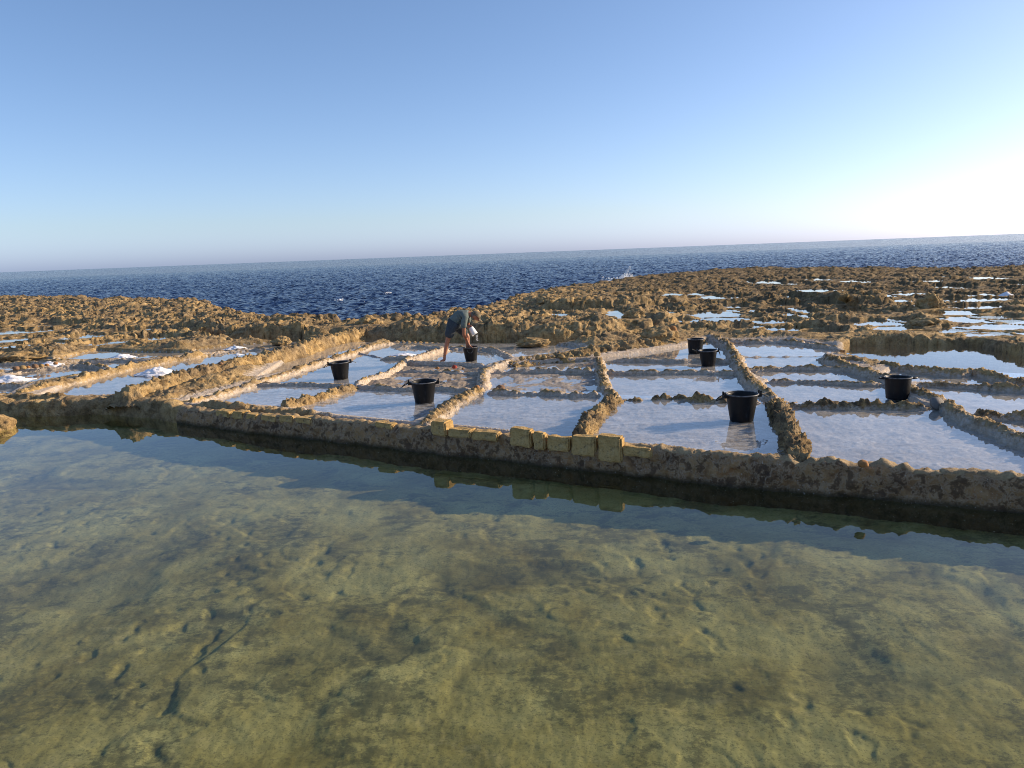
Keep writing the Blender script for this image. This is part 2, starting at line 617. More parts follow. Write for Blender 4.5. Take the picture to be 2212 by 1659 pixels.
# salt pans: outline, water level, look
PANS = {
    'F1': ([(380, 872), (553, 826), (763, 830), (610, 880), (500, 872)], 'salt2'),
    'F2': ([(610, 880), (763, 830), (1043, 842), (950, 885), (890, 912), (740, 898)], 'salt2'),
    'F3': ([(905, 913), (1043, 842), (1306, 848), (1331, 856), (1240, 943), (1090, 928)], 'salt'),
    'F4': ([(1240, 943), (1335, 856), (1640, 862), (1672, 860), (1730, 988), (1420, 958)], 'salt'),
    'F5': ([(1732, 988), (1685, 868), (1991, 871), (2084, 892), (2320, 990), (2420, 1052), (2212, 1033)], 'clear'),
    'F6': ([(2084, 890), (2450, 892), (2450, 1020), (2320, 990)], 'clear'),
    'S1': ([(553, 815), (628, 768), (700, 744), (770, 727), (830, 728), (765, 758), (693, 780), (628, 801)], 'clear'),
    'S2': ([(553, 828), (628, 800), (693, 779), (765, 758), (830, 770), (898, 770), (875, 778), (848, 798), (763, 831)], 'salt'),
    'S3': ([(763, 831), (848, 799), (1043, 802), (1043, 843)], 'dry'),
    'S4': ([(875, 778), (1053, 786), (1043, 803), (848, 800)], 'dry'),
    'S5': ([(880, 778), (965, 752), (1065, 752), (1106, 774), (1053, 788)], 'clear'),
    'S6': ([(765, 758), (845, 735), (965, 751), (898, 771), (830, 771)], 'salt'),
    'S7': ([(845, 736), (1106, 738), (1220, 742), (1265, 750), (1200, 764), (1106, 773), (1065, 752), (965, 752)], 'salt'),
    'T1': ([(1043, 843), (1043, 802), (1106, 798), (1291, 798), (1306, 849)], 'patchy'),
    'T2': ([(1055, 800), (1106, 780), (1240, 774), (1291, 773), (1296, 799)], 'clear'),
    'U1': ([(1300, 799), (1581, 800), (1606, 800), (1650, 864), (1335, 859), (1306, 830)], 'salt'),
    'U2': ([(1291, 775), (1581, 776), (1606, 800), (1301, 800)], 'clear'),
    'U3': ([(1291, 772), (1346, 764), (1405, 756), (1481, 744), (1531, 728), (1568, 735), (1590, 776), (1300, 777)], 'clear'),
    'V1': ([(1640, 832), (1659, 819), (1909, 825), (1991, 871), (1680, 868)], 'clear'),
    'V2': ([(1600, 797), (1834, 790), (1880, 800), (1912, 825), (1650, 820)], 'clear'),
    'V3': ([(1586, 768), (1779, 765), (1850, 791), (1606, 797)], 'clear'),
    'V4': ([(1545, 735), (1700, 733), (1814, 750), (1779, 766), (1586, 768)], 'salt'),
    'W1': ([(1969, 826), (1905, 805), (1934, 786), (2059, 798), (2109, 797), (2200, 820), (2240, 838)], 'clear'),
    'W2': ([(1975, 828), (2240, 837), (2450, 840), (2450, 892), (2084, 891), (1995, 860)], 'clear'),
    'W3': ([(2130, 800), (2450, 815), (2450, 840), (2240, 838)], 'clear'),
    'X1': ([(80, 855), (215, 857), (290, 847), (375, 818), (475, 792), (553, 772), (640, 752), (560, 752), (470, 764), (400, 771), (225, 804), (142, 828)], 'clear'),
    'X2': ([(470, 764), (560, 752), (660, 750), (760, 722), (640, 733), (500, 742), (420, 752), (400, 770)], 'clear'),
    'Y1': ([(-150, 838), (62, 827), (215, 801), (240, 792), (175, 778), (62, 794), (-150, 806)], 'clear'),
    'Y2': ([(175, 778), (300, 774), (420, 766), (400, 771), (240, 797)], 'clear'),
    'Y3': ([(-150, 806), (62, 794), (150, 775), (100, 772), (-150, 781)], 'clear'),
    'Y4': ([(110, 774), (210, 752), (290, 756), (430, 757), (400, 768), (300, 774), (175, 777)], 'clear'),
    'Y5': ([(-150, 856), (15, 853), (62, 828), (-150, 838)], 'salt'),
}
BIG_POOL = [(1785, 760), (1840, 741), (1900, 740), (2109, 739), (2150, 750), (2320, 785), (2400, 830), (2212, 822), (2109, 799), (1934, 787)]
CHANNEL = [(400, 722), (430, 724), (553, 728), (720, 727), (830, 727), (1000, 729), (1106, 730), (1200, 732), (1290, 727), (1400, 716), (1475, 708),
           (1400, 724), (1290, 738), (1200, 741), (1106, 738), (1000, 737), (830, 735), (720, 733), (553, 736), (430, 731)]
# rock pools further out: centre, half width, half height
ROCK_POOLS = [(1351, 699, 28, 9), (1541, 683, 42, 7), (1563, 695, 42, 4), (1581, 664, 20, 4), (1582, 673, 9, 3), (1641, 676, 15, 4), (1640, 613, 26, 3.5),
              (1146, 698, 12, 3), (1251, 687, 9, 3), (1211, 698, 15, 4), (1311, 679, 22, 3), (1719, 687, 17, 7), (1732, 674, 17, 6), (1844, 676, 36, 7),
              (1877, 703, 52, 7), (1947, 698, 17, 5), (2104, 695, 58, 7), (2144, 713, 74, 6), (2196, 728, 30, 6), (2049, 681, 42, 5), (2072, 654, 72, 4),
              (1872, 645, 36, 4), (1674, 614, 17, 4), (1800, 629, 17, 3), (2052, 620, 30, 4), (2037, 599, 27, 3), (2189, 615, 24, 3.5), (2204, 628, 12, 3),
              (2034, 641, 26, 3), (1749, 605, 32, 3), (1716, 651, 19, 3), (2174, 651, 11, 3), (2010, 668, 40, 4), (1930, 660, 20, 3),
              (1560, 648, 40, 3), (1480, 700, 22, 4), (1420, 690, 26, 3), (1700, 662, 34, 3), (1770, 650, 30, 3), (1900, 628, 34, 3), (1960, 640, 28, 3), (2110, 668, 44, 4),
              (2150, 690, 34, 4), (2090, 640, 40, 3), (1990, 611, 30, 2.5), (2120, 606, 34, 2.5), (1850, 612, 26, 2.5), (1940, 716, 44, 5), (2040, 722, 52, 5), (2130, 728, 40, 5), (2200, 700, 30, 5),
              (1660, 700, 30, 4), (1610, 712, 30, 4), (1700, 716, 40, 4), (1790, 664, 22, 3), (1500, 640, 20, 2.5), (1440, 655, 22, 2.5), (1780, 720, 30, 4),
              (50, 724, 70, 6), (18, 741, 40, 5), (95, 748, 46, 5), (190, 733, 40, 4), (310, 737, 46, 5), (15, 757, 50, 5), (240, 744, 36, 4), (120, 714, 40, 3), (280, 722, 40, 3)]

SKY = [(-420, 650, .6), (-200, 645, .6), (0, 638, .6), (200, 640, .6), (425, 641, .55), (455, 652, .4), (490, 672, .2), (553, 683, .15), (753, 692, .15), (850, 686, .15),
       (928, 684, .15), (1053, 655, .15), (1106, 636, .15), (1290, 604, .15), (1420, 590, .15), (1500, 582, .15), (1659, 575, .15), (2000, 575, .15),
       (2212, 571, .25), (2500, 560, .25)]
_sk = [at(*q) for q in SKY]
sk_t = np.array([p.x / p.y for p in _sk])
sk_y = np.array([p.y for p in _sk])
_o = np.argsort(sk_t)
sk_t, sk_y = sk_t[_o], sk_y[_o]

# vertical ledges in the rock: foot line, rise
LEDGES = [([(380, 716), (430, 722), (553, 728), (720, 727), (830, 727)], 0.19), ([(845, 727), (1000, 729), (1106, 730), (1200, 731), (1290, 725), (1400, 713), (1475, 705)], 0.21),
          ([(1160, 678), (1230, 678), (1320, 676), (1400, 669), (1490, 661)], 0.30), ([(1825, 668), (1900, 667), (1950, 664)], 0.32)]
ledges = [([gat(*p) for p in L], r) for L, r in LEDGES]


def rock_base(x, y):
    """smooth height of the shelf before its roughness"""
    b = -0.09 * sstep(8.5, 12.0, y)
    t = x / np.maximum(y, 1)
    b += 0.50 * sstep(21, 41, y) * sstep(-0.33, -0.43, t)
    for L, r in ledges:
        lx = np.array([p.x for p in L])
        ly = np.array([p.y for p in L])
        wob = 0.22 * n2(x * 0.7 + 3, y * 0.0 + r * 10) + 0.12 * n2(x * 2.9, y * 0)
        yy = np.interp(x, lx, ly) + wob
        end = sstep(lx[0] - 0.5, lx[0] + 0.6, x) * sstep(lx[-1] + 0.5, lx[-1] - 0.6, x)
        b += r * end * sstep(0.0, 0.42, y - yy + 0.14 * n2(x * 2.2, y * 6)) * sstep(9.0, 3.0, y - yy)
    b += 0.10 * fbm2(x * 0.11 + 4, y * 0.11, 2) * sstep(20, 30, y)
    return b


def inside(x, y, poly):
    c = np.zeros(x.shape, bool)
    n = len(poly)
    for i in range(n):
        a, b = poly[i], poly[(i + 1) % n]
        if a.y == b.y:
            continue
        c ^= ((a.y > y) != (b.y > y)) & (x < (b.x - a.x) * (y - a.y) / (b.y - a.y) + a.x)
    return c


def seg_dist(x, y, poly, closed=True):
    d = np.full(x.shape, 1e9)
    n = len(poly)
    for i in range(n if closed else n - 1):
        a, b = poly[i], poly[(i + 1) % n]
        ex, ey = b.x - a.x, b.y - a.y
        q = np.clip(((x - a.x) * ex + (y - a.y) * ey) / (ex * ex + ey * ey + 1e-9), 0, 1)
        d = np.minimum(d, np.hypot(x - a.x - q * ex, y - a.y - q * ey))
    return d


pans = {k: ([gat(*p) for p in P], look) for k, (P, look) in PANS.items()}
big_pool = [gat(*p) for p in BIG_POOL]
channel = [gat(*p) for p in CHANNEL]
rng = random.Random(3)
pan_level = {k: -0.035 - 0.012 * rng.random() + Gz(sum(p.y for p in P) / len(P)) for k, (P, look) in pans.items()}

R, RD = M_RIDGE, M_RIDGE_DARK
# points, width, height, material, roughness, crest, salt, label
DIVIDERS = [
    ([(28, 850), (70, 838), (142, 820), (225, 800), (300, 784), (400, 767), (440, 760)], .40, .17, R, .05, .5, .15, 'golden rounded divider between the long left pan and the salt heap pans at the edge'),
    ([(255, 860), (300, 847), (375, 822), (475, 796), (553, 777), (628, 758), (693, 737), (765, 720), (835, 707)], .72, .30, R, .09, .35, -.05, 'broadest golden divider, running from the left end of the wall up to the sea ledge'),
    ([(402, 868), (470, 848), (553, 822), (628, 799), (693, 777), (765, 757), (803, 743), (848, 735)], .30, .12, R, .05, .6, .35, 'narrow golden divider running just right of and along the broadest divider'),
    ([(608, 876), (640, 864), (700, 848), (763, 828)], .38, .16, R, .055, .5, .1, 'rugged golden divider ending at the wall, left of the nearer middle bucket'),
    ([(763, 828), (848, 797), (875, 777), (898, 769), (935, 758), (968, 749)], .26, .11, R, .04, .4, .7, 'pale divider zigzagging from the rugged golden one to the man'),
    ([(915, 915), (953, 882), (985, 862), (1043, 834)], .42, .14, R, .05, .4, .35, 'thick golden divider rising from the single tall block, right of the middle bucket'),
    ([(1043, 834), (1043, 818), (1046, 801), (1068, 788), (1106, 774)], .34, .12, R, .045, .5, .75, 'short salt crusted divider right of the man, continuing the thick one'),
    ([(1100, 775), (1171, 767), (1229, 763), (1287, 755), (1346, 747), (1405, 739), (1464, 731), (1498, 724)], .78, .24, R, .10, .8, -.05, 'line of broken rubble and loose rocks running right from the man to the farthest bucket'),
    ([(1254, 930), (1281, 893), (1331, 855)], .42, .17, RD, .075, .5, .0, 'dark pitted divider ending at the wall behind the middle of the yellow block row'),
    ([(1331, 855), (1306, 830), (1301, 800), (1293, 770)], .30, .14, R, .055, .6, .5, 'pale and orange divider leading up from the pitted one behind the yellow blocks'),
    ([(1728, 984), (1718, 955), (1702, 910), (1672, 860)], .40, .16, RD, .08, .5, .0, 'dark pitted divider ending at the wall right of the nearest bucket'),
    ([(1670, 858), (1638, 832), (1606, 799), (1586, 762), (1568, 738), (1531, 720)], .38, .15, R, .055, .6, .55, 'lumpy pale divider climbing beside the two far buckets standing together'),
    ([(2360, 1000), (2212, 942), (2140, 912), (2084, 892), (2021, 855), (1971, 838), (1909, 808), (1859, 794), (1779, 766)], .34, .15, R, .05, .5, .45, 'long divider sweeping from the right edge up past the bucket with moulded loop handles'),
    ([(1779, 765), (1850, 776), (1934, 786), (2059, 799), (2109, 797), (2212, 822), (2330, 850)], .30, .13, R, .05, .6, .3, 'dark crested divider along the front of the big square pool'),
    ([(1545, 733), (1620, 735), (1700, 735), (1760, 742), (1820, 750)], .24, .09, R, .04, .7, .6, 'low broken divider left of the far corner of the big square pool'),
    # across
    ([(553, 826), (628, 825), (700, 827), (763, 829)], .20, .07, R, .03, .4, .8, 'low cross wall in front of the left middle bucket'),
    ([(763, 830), (830, 834), (890, 837), (943, 834), (1000, 838), (1043, 839)], .22, .09, R, .03, .5, .85, 'low cross wall right behind the nearer middle bucket'),
    ([(848, 799), (900, 798), (980, 801), (1043, 801)], .18, .07, R, .03, .9, .8, 'low cross wall set with small stones, third wall below the man'),
    ([(873, 778), (940, 781), (1000, 783), (1053, 786)], .20, .09, R, .015, .15, .95, 'smooth plastered cross wall just below the man and his bucket'),
    ([(822, 770), (860, 769), (898, 769)], .20, .09, R, .025, .4, .85, 'short cross wall with a white salt heap behind it, left of the man'),
    ([(855, 748), (900, 745), (965, 748), (1020, 748), (1065, 751), (1106, 768)], .26, .07, R, .03, .6, .85, 'curved low wall behind the man and his bucket'),
    ([(1046, 845), (1106, 846), (1180, 847), (1245, 850), (1306, 848)], .24, .11, R, .035, .6, .75, 'cross wall with a brown stone on it, behind the front pan of the yellow blocks'),
    ([(1060, 800), (1106, 798), (1160, 796), (1220, 797), (1291, 798)], .18, .09, R, .03, 1.0, .8, 'cross wall of small pointed lumps in the pan row right of the man'),
    ([(1100, 782), (1160, 777), (1220, 773), (1285, 770)], .22, .08, R, .02, .25, .8, 'thin straight wall just under the rubble line'),
    ([(1320, 774), (1380, 774), (1463, 775), (1520, 773), (1581, 776)], .18, .08, R, .03, .5, .7, 'cross wall between the two far buckets standing together'),
    ([(1306, 799), (1370, 801), (1440, 800), (1520, 799), (1600, 801)], .22, .09, R, .035, .7, .6, 'cross wall just in front of the two far buckets standing together'),
    ([(1335, 859), (1400, 858), (1460, 855), (1520, 859), (1580, 860), (1650, 862)], .30, .125, RD, .04, 1.0, .5, 'dark crusted cross wall behind the nearest bucket'),
    ([(1600, 797), (1660, 792), (1720, 790), (1780, 790), (1845, 792)], .18, .08, R, .04, .6, .5, 'thin far cross wall right of the two far buckets, uppermost of three'),
    ([(1650, 820), (1720, 819), (1800, 822), (1860, 825), (1915, 824)], .20, .08, R, .035, .6, .6, 'thin cross wall right of the two far buckets, middle of three'),
    ([(1685, 868), (1760, 869), (1830, 870), (1900, 869), (1960, 870), (2010, 868)], .30, .13, RD, .04, .8, .5, 'knobbly cross wall just in front of the bucket with moulded loop handles'),
    ([(1972, 827), (2050, 828), (2120, 832), (2212, 836), (2330, 838)], .28, .12, R, .05, .5, .4, 'thick cross wall right of the bucket with moulded loop handles'),
    ([(2084, 890), (2140, 889), (2212, 889), (2330, 893)], .30, .13, RD, .05, .8, .5, 'short cross wall touching the right edge, nearest of the walls there'),
    ([(-60, 832), (0, 829), (60, 827), (75, 822)], .22, .09, R, .04, .5, .5, 'low cross wall at the left edge in front of the leftmost salt heap'),
    ([(-120, 809), (0, 803), (62, 795), (120, 790), (180, 786), (240, 794)], .22, .10, R, .05, .8, .6, 'stone studded cross wall just behind the leftmost salt heap'),
    ([(-60, 784), (60, 780), (150, 776), (180, 774)], .22, .09, R, .04, .6, .4, 'dark low cross wall behind the salt heap second from the left'),
    ([(180, 778), (250, 775), (300, 774), (360, 770), (420, 764)], .20, .08, R, .035, .6, .7, 'straight pale cross wall between the two heaps in the upper left pans'),
    ([(420, 764), (480, 757), (540, 752), (600, 750), (650, 747)], .22, .08, R, .04, .7, .6, 'bent low wall in front of the farthest salt heaps on the left'),
]
# ------------------------------------------------------------------ rock shelf
NC, NR = 1020, 840
tt = np.linspace(-0.86, 0.86, NC)
ys = 5.0 * np.exp(np.linspace(0, math.log(85 / 5.0), NR))
TX, TY = np.meshgrid(tt, ys)
x = (TX * TY).ravel()
y = TY.ravel().copy()
coast = np.interp(TX.ravel(), sk_t, sk_y) + 1.1 * fbm2(x * 0.35, y * 0.35, 3)
base = rock_base(x, y)
# signed distance to the worked pans
dmin = np.full(x.shape, 5.0)
floor = np.zeros(x.shape)
dry = np.zeros(x.shape)
for k, (P, look) in pans.items():
    x0, x1 = min(p.x for p in P) - 1.6, max(p.x for p in P) + 1.6
    y0, y1 = min(p.y for p in P) - 1.6, max(p.y for p in P) + 1.6
    s = np.where((x > x0) & (x < x1) & (y > y0) & (y < y1))[0]
    if not len(s):
        continue
    d = seg_dist(x[s], y[s], P)
    ins = inside(x[s], y[s], P)
    d = np.where(ins, -d, d)
    dmin[s] = np.minimum(dmin[s], d)
    floor[s] = np.where(ins, pan_level[k], floor[s])
    dry[s] = np.where(ins, {'dry': 1.0, 'patchy': 0.6}.get(look, 0.0), dry[s])
far = sstep(14, 26, y)
wx, wy = x + 0.35 * n2(x * 0.9, y * 0.9), y + 0.35 * n2(x * 0.9 + 40, y * 0.9)
wx, wy = wx + 0.14 * n2(x * 2.6 + 9, y * 2.6), wy + 0.14 * n2(x * 2.6, y * 2.6 + 9)
slabs = 0.20 + 0.20 * fbm2(wx * 0.65, wy * 1.25, 5, 0.60)
st = 0.075
fr = slabs / st + 0.25 * n2(wx * 0.5, wy * 0.5)
terr = (np.floor(fr) + sstep(0.62, 1.0, fr - np.floor(fr))) * st
pit = sstep(0.12, 0.55, n2(wx * 2.6 + 7, wy * 3.0)) * 0.11 + sstep(0.15, 0.6, n2(wx * 5.9 + 3, wy * 6.4)) * 0.075
knob = np.abs(n2(wx * 2.6, wy * 3.8 + 5)) * 0.09 + np.abs(n2(wx * 6.5, wy * 8.5)) * 0.07 + np.abs(n2(x * 18, y * 18)) * 0.03
rk = np.clip(0.30 * slabs + 0.70 * terr - pit + knob - 0.12 * far, -0.03, 2)
amp = sstep(0.03, 0.5, dmin) * (0.6 + 0.10 * far)
for pts, w_, *_r in DIVIDERS:
    P = [gat(px, py, 0.04) for px, py in pts]
    m_ = w_ * 0.5 + 0.9
    s = np.where((x > min(p.x for p in P) - m_) & (x < max(p.x for p in P) + m_) & (y > min(p.y for p in P) - m_) & (y < max(p.y for p in P) + m_))[0]
    amp[s] *= 0.08 + 0.92 * sstep(w_ * 0.4 + 0.05, w_ * 0.5 + 0.8, seg_dist(x[s], y[s], P, False))
for cx, cy, hx, hy in ROCK_POOLS:
    c = gat(cx, cy, 0.0)
    a = hx * mpp(c)
    b = min(abs(gat(cx, cy - hy).y - gat(cx, cy + hy).y) * 0.5, 4.5)
    e = ((x - c.x) / (a * 1.5)) ** 2 + ((y - c.y + b * .8) / (b * 1.6)) ** 2
    amp *= 1 - 0.72 * sstep(2.0, 0.5, e)
h = base + 0.02 + rk * amp + (np.abs(n2(wx * 5, wy * 6 + 3)) * 0.05 + np.abs(n2(x * 13, y * 13)) * 0.035) * sstep(0.0, 0.25, dmin)
pools = []
for cx, cy, hx, hy in ROCK_POOLS:
    c = gat(cx, cy, 0.0)
    a = hx * mpp(c) * 1.35
    b = min(abs(gat(cx, cy - hy).y - gat(cx, cy + hy).y) * 0.65, 5.0)
    lv = float(rock_base(np.array([c.x]), np.array([c.y]))[0]) + 0.06
    pools.append((c, a, b, lv))
    s = np.where((abs(x - c.x) < a * 1.9) & (abs(y - c.y) < b * 1.9))[0]
    e = ((x[s] - c.x) / a) ** 2 + ((y[s] - c.y) / b) ** 2 + 0.6 * n2(x[s] * 1.3, y[s] * 1.3) + 0.4 * n2(x[s] * 4, y[s] * 4)
    w = sstep(1.25, 0.85, e)
    ring = sstep(1.9, 1.3, e)
    h[s] = np.maximum(h[s], (lv + 0.02) * ring + h[s] * (1 - ring))
    h[s] = h[s] * (1 - w) + (lv - 0.07) * w
# pan floors
w = sstep(0.02, -0.06, dmin)
crust = 0.012 * fbm2(x * 3.1, y * 3.1, 3) + 0.010 * np.abs(n2(x * 11, y * 11)) * (1 + 1.5 * dry)
fl = floor - 0.022 + crust + 0.035 * dry * (0.55 + 0.9 * fbm2(x * 1.8, y * 1.8, 3))
h = h * (1 - w) + fl * w
for P, depth in ((big_pool, -0.6), (channel, -0.45)):
    s = np.where((x > min(p.x for p in P) - 0.5) & (x < max(p.x for p in P) + 0.5) & (y > min(p.y for p in P) - 0.5) & (y < max(p.y for p in P) + 0.5))[0]
    d = seg_dist(x[s], y[s], P)
    d = np.where(inside(x[s], y[s], P), -d, d)
    wp = sstep(0.08, -0.08, d)
    h[s] = h[s] * (1 - wp) + depth * wp
# rim above the big square pool
rim = [gat(*p) for p in [(1800, 741), (1850, 737), (2109, 735), (2330, 790)]]
d = seg_dist(x, y, rim, False)
nb = sstep(1.6, 0.5, d) * (~inside(x, y, big_pool)) * sstep(0, 0.25, dmin + 0.1)
h = h * (1 - 0.75 * nb) + (base + 0.02 + 0.3 * rk) * 0.75 * nb
# the shore drops to the sea
over = y - coast
h -= sstep(-0.3, 2.6, over) * 3.2 + 0.25 * np.clip(over, 0, 40) * 0.2
edge = np.exp(-((over + 0.8) / 1.2) ** 2)
h += 0.04 * edge * (0.5 + n2(x * 1.1, y * 1.1))
rough = sstep(0.0, 0.7, dmin)
h -= 0.30 * sstep(0.42, 0.14, y - y_wall(x))
jx = 0.045 * (0.6 + far) * n2(x * 3.7, y * 3.7 + h * 9) * rough
jy = 0.08 * (0.6 + far) * n2(x * 3.3 + 50, y * 3.3 + h * 9) * rough
V = np.stack([x + jx, y + jy, h], 1)
F = grid_faces(NR, NC)
yw = y_wall(x)
keep = (y > yw + 0.12) & (over < 9)
fk = keep[F].all(1)
isfloor = (dmin < -0.01)
ff = isfloor[F].all(1)


def sub(V, F, attrs):
    u, inv = np.unique(F, return_inverse=True)
    return V[u], inv.reshape(F.shape), {k: v[u] for k, v in attrs.items()}


salt_a = sstep(0.45, 0.0, dmin) * 0.85 * sstep(24, 14, y)
salt_a = np.maximum(salt_a, 0.28 * sstep(0.12, 0.0, h - base) * sstep(30, 18, y))
A = {'salt': salt_a, 'dry': dry, 'shade_weather': sstep(0, 11, x) * sstep(17, 30, y) * 0.95 + 0.5 * sstep(3.0, 0.0, -over) * sstep(18, 24, y)}  # far right darkened as backlit shade; shore edge dark with wet and lichen
v_, f_, a_ = sub(V, F[fk & ~ff], A)
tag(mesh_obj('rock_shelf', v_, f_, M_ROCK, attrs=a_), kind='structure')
v_, f_, a_ = sub(V, F[fk & ff], A)
tag(mesh_obj('pan_floor', v_, f_, M_FLOOR, attrs=a_), kind='structure')


# ------------------------------------------------------------------ sea
nc, nr = 600, 800
t2 = np.linspace(-0.95, 0.95, nc)
y2 = 24.0 * np.exp(np.linspace(0, math.log(420 / 24.0), nr))
y2 = np.concatenate([y2, 420 * np.exp(np.linspace(0.05, math.log(60000 / 420), 60))])
AX, AY = np.meshgrid(t2, y2)
sx, sy = (AX * AY).ravel(), AY.ravel()
z = np.zeros_like(sx)
r_ = np.random.RandomState(5)
ox, oy = np.zeros_like(sx), np.zeros_like(sx)
for i in range(34):
    lam = 0.45 * (2.7 / 0.45) ** (i / 33.0)
    ang = math.radians(200 + r_.normal() * 48)
    kx, ky = math.cos(ang) * 2 * math.pi / lam, math.sin(ang) * 2 * math.pi / lam
    ampl = 0.0120 * lam * (0.6 + 0.8 * r_.rand())
    fade = sstep(lam * 330, lam * 90, sy)
    ph = kx * sx + ky * sy + r_.rand() * 6.28
    mod = 0.55 + 0.9 * np.abs(n2(sx / (lam * 5) + i, sy / (lam * 5)))
    z += ampl * np.sin(ph) * fade * mod
    ox += ampl * 0.8 * math.cos(ang) * np.cos(ph) * fade * mod
    oy += ampl * 0.8 * math.sin(ang) * np.cos(ph) * fade * mod
Vs = np.stack([sx + ox, sy + oy, SEA_Z + z], 1)
tag(mesh_obj('sea', Vs, grid_faces(len(y2), nc), M_SEA), kind='structure')
bed_q = np.array([[-75000, 10, -6], [75000, 10, -6], [75000, 62000, -6], [-75000, 62000, -6]], float)
tag(mesh_obj('seabed', bed_q, np.array([[0, 1, 2, 3]]), simple('dark_seabed', (0.02, 0.03, 0.04)), smooth=False), kind='structure')


# ------------------------------------------------------------------ water sheets
def sheet(name, pts, z, mat):
    me = bpy.data.meshes.new(name)
    me.from_pydata([(p.x, p.y, z) for p in pts], [], [list(range(len(pts)))])
    me.update()
    if me.polygons[0].normal.z < 0:
        me.flip_normals()
    me.materials.append(mat)
    o = bpy.data.objects.new(name, me)
    COL.objects.link(o)
    return tag(o, kind='structure')


def grown(P, g):
    c = sum((p.copy() for p in P), Vector()) / len(P)
    return [p + (p - c).normalized() * g for p in P]


for k, (P, look) in pans.items():
    lv = pan_level[k]
    m_ = M_WATER_SALT2 if look == 'salt2' else M_WATER_SALT if look == 'salt' else M_WATER_THIN if k in ('F5', 'S2', 'V1', 'W2', 'U2') else M_WATER_CLEAR
    if look in ('dry', 'patchy'):
        lv -= 0.006
    sheet('pan_water', P, lv, m_)
sheet('square_pool_water', grown(big_pool, 0.08), -0.155, M_WATER_CLEAR)
sheet('channel_water', channel, -0.19, M_WATER_CLEAR)
for c, a, b, lv in pools:
    pts = []
    for i in range(40):
        q = i / 40 * 2 * math.pi
        pts.append(Vector((c.x + 1.12 * a * math.cos(q), c.y + 1.12 * b * math.sin(q), 0)))
    sheet('rock_pool_water', pts, lv, M_WATER_CLEAR)

# foreground reservoir
tb = np.linspace(-1.0, 1.0, 900)
by = 1.9 * np.exp(np.linspace(0, math.log(17 / 1.9), 560))
by = np.concatenate([np.linspace(0.5, 1.85, 24), by])
BT, BY = np.meshgrid(tb, by)
px_, py_ = (BT * (BY + 1.2) * 1.0).ravel(), BY.ravel()
wq = 0.55 * n2(px_ * 0.5, py_ * 0.5) + 0.10 * n2(px_ * 2.3, py_ * 2.3)
e1 = n2(px_ * 0.42 + wq + 2.2, py_ * 0.62 + wq) + 0.03 * n2(px_ * 7, py_ * 7)
e2 = n2(px_ * 0.85 + wq + 9, py_ * 1.15 - wq) + 0.04 * n2(px_ * 8 + 3, py_ * 8)
e3 = n2(px_ * 1.9 + 19, py_ * 2.6 + wq) + 0.06 * n2(px_ * 11 + 3, py_ * 11)
g1 = sstep(-0.2, 0.25, n2(px_ * 0.5 + 15, py_ * 0.5))
g2 = sstep(-0.1, 0.3, n2(px_ * 0.6 + 25, py_ * 0.6 + 4))
ledge = 0.017 * sstep(-0.03, 0.10, e1) * (0.35 + 0.65 * g1) + 0.010 * sstep(-0.02, 0.06, e2) * g2 + 0.007 * sstep(-0.01, 0.06, e3) * sstep(0.0, 0.35, n2(px_ * 0.8 + 51, py_ * 0.8))
hollow = sstep(0.34, 0.66, n2(px_ * 0.72 + 31, py_ * 0.95 + 3) + 0.06 * n2(px_ * 5, py_ * 5))
bz = -0.50 + 0.022 * fbm2(px_ * 0.35, py_ * 0.35, 2) + ledge + 0.010 * fbm2(px_ * 1.3, py_ * 1.3, 2) + 0.006 * fbm2(px_ * 4.2, py_ * 4.2, 4, 0.62) + 0.003 * np.abs(n2(px_ * 20, py_ * 20)) - 0.012 * sstep(0.25, 0.6, n2(px_ * 6.5, py_ * 7)) * g2
bz -= 0.028 * hollow
bz = np.minimum(bz, -0.36)
foot1 = sstep(-0.09, -0.012, e1) * sstep(0.02, -0.005, e1) * (0.3 + 0.7 * g1)
foot2 = sstep(-0.06, -0.012, e2) * sstep(0.015, -0.005, e2) * g2
lip = y_wall(px_) - py_
bz += 1.1 * sstep(1.9, 0.7, py_ + 0.2 * n2(px_ * 1.2, py_))
Fb = grid_faces(len(by), len(tb))
kb = (lip > -0.5)[Fb].all(1)
vb, fb, ab = sub(np.stack([px_, py_, bz], 1), Fb[kb], {'bed_shade': np.clip(0.35 * hollow + 0.30 * foot1 + 0.25 * foot2, 0, 0.5)})  # shadow along ledge feet and in hollows, put into the bed colour
tag(mesh_obj('pool_bed', vb, fb, M_BED, attrs=ab), kind='structure')
edge_pts = [p + Vector((0, 0.12, 0)) for p in wall_foot if -12.5 < p.x < 8.5]
front = [Vector((8.5, 0.8, 0)), Vector((-12.5, 0.8, 0))]
e0, e1 = Vector((-12.5, float(y_wall(-12.5)) + .1, 0)), Vector((8.5, float(y_wall(8.5)) + .1, 0))
sheet('pool_water', [e0] + edge_pts + [e1] + front, POOL_Z, M_WATER_POOL)
# the bank the photographer stands on, behind and below the frame
gx, gy = np.meshgrid(np.linspace(-40, 40, 120), np.linspace(-50, 1.0, 90))
gx, gy = gx.ravel(), gy.ravel()
gz = 0.36 + 0.10 * fbm2(gx * 0.5, gy * 0.5, 3) + 0.05 * np.abs(n2(gx * 2, gy * 2)) - 0.55 * sstep(0.2, 1.0, gy)
tag(mesh_obj('shore_rock', np.stack([gx, gy, gz], 1), grid_faces(90, 120), M_ROCK, attrs={'salt': gx * 0}), kind='structure')


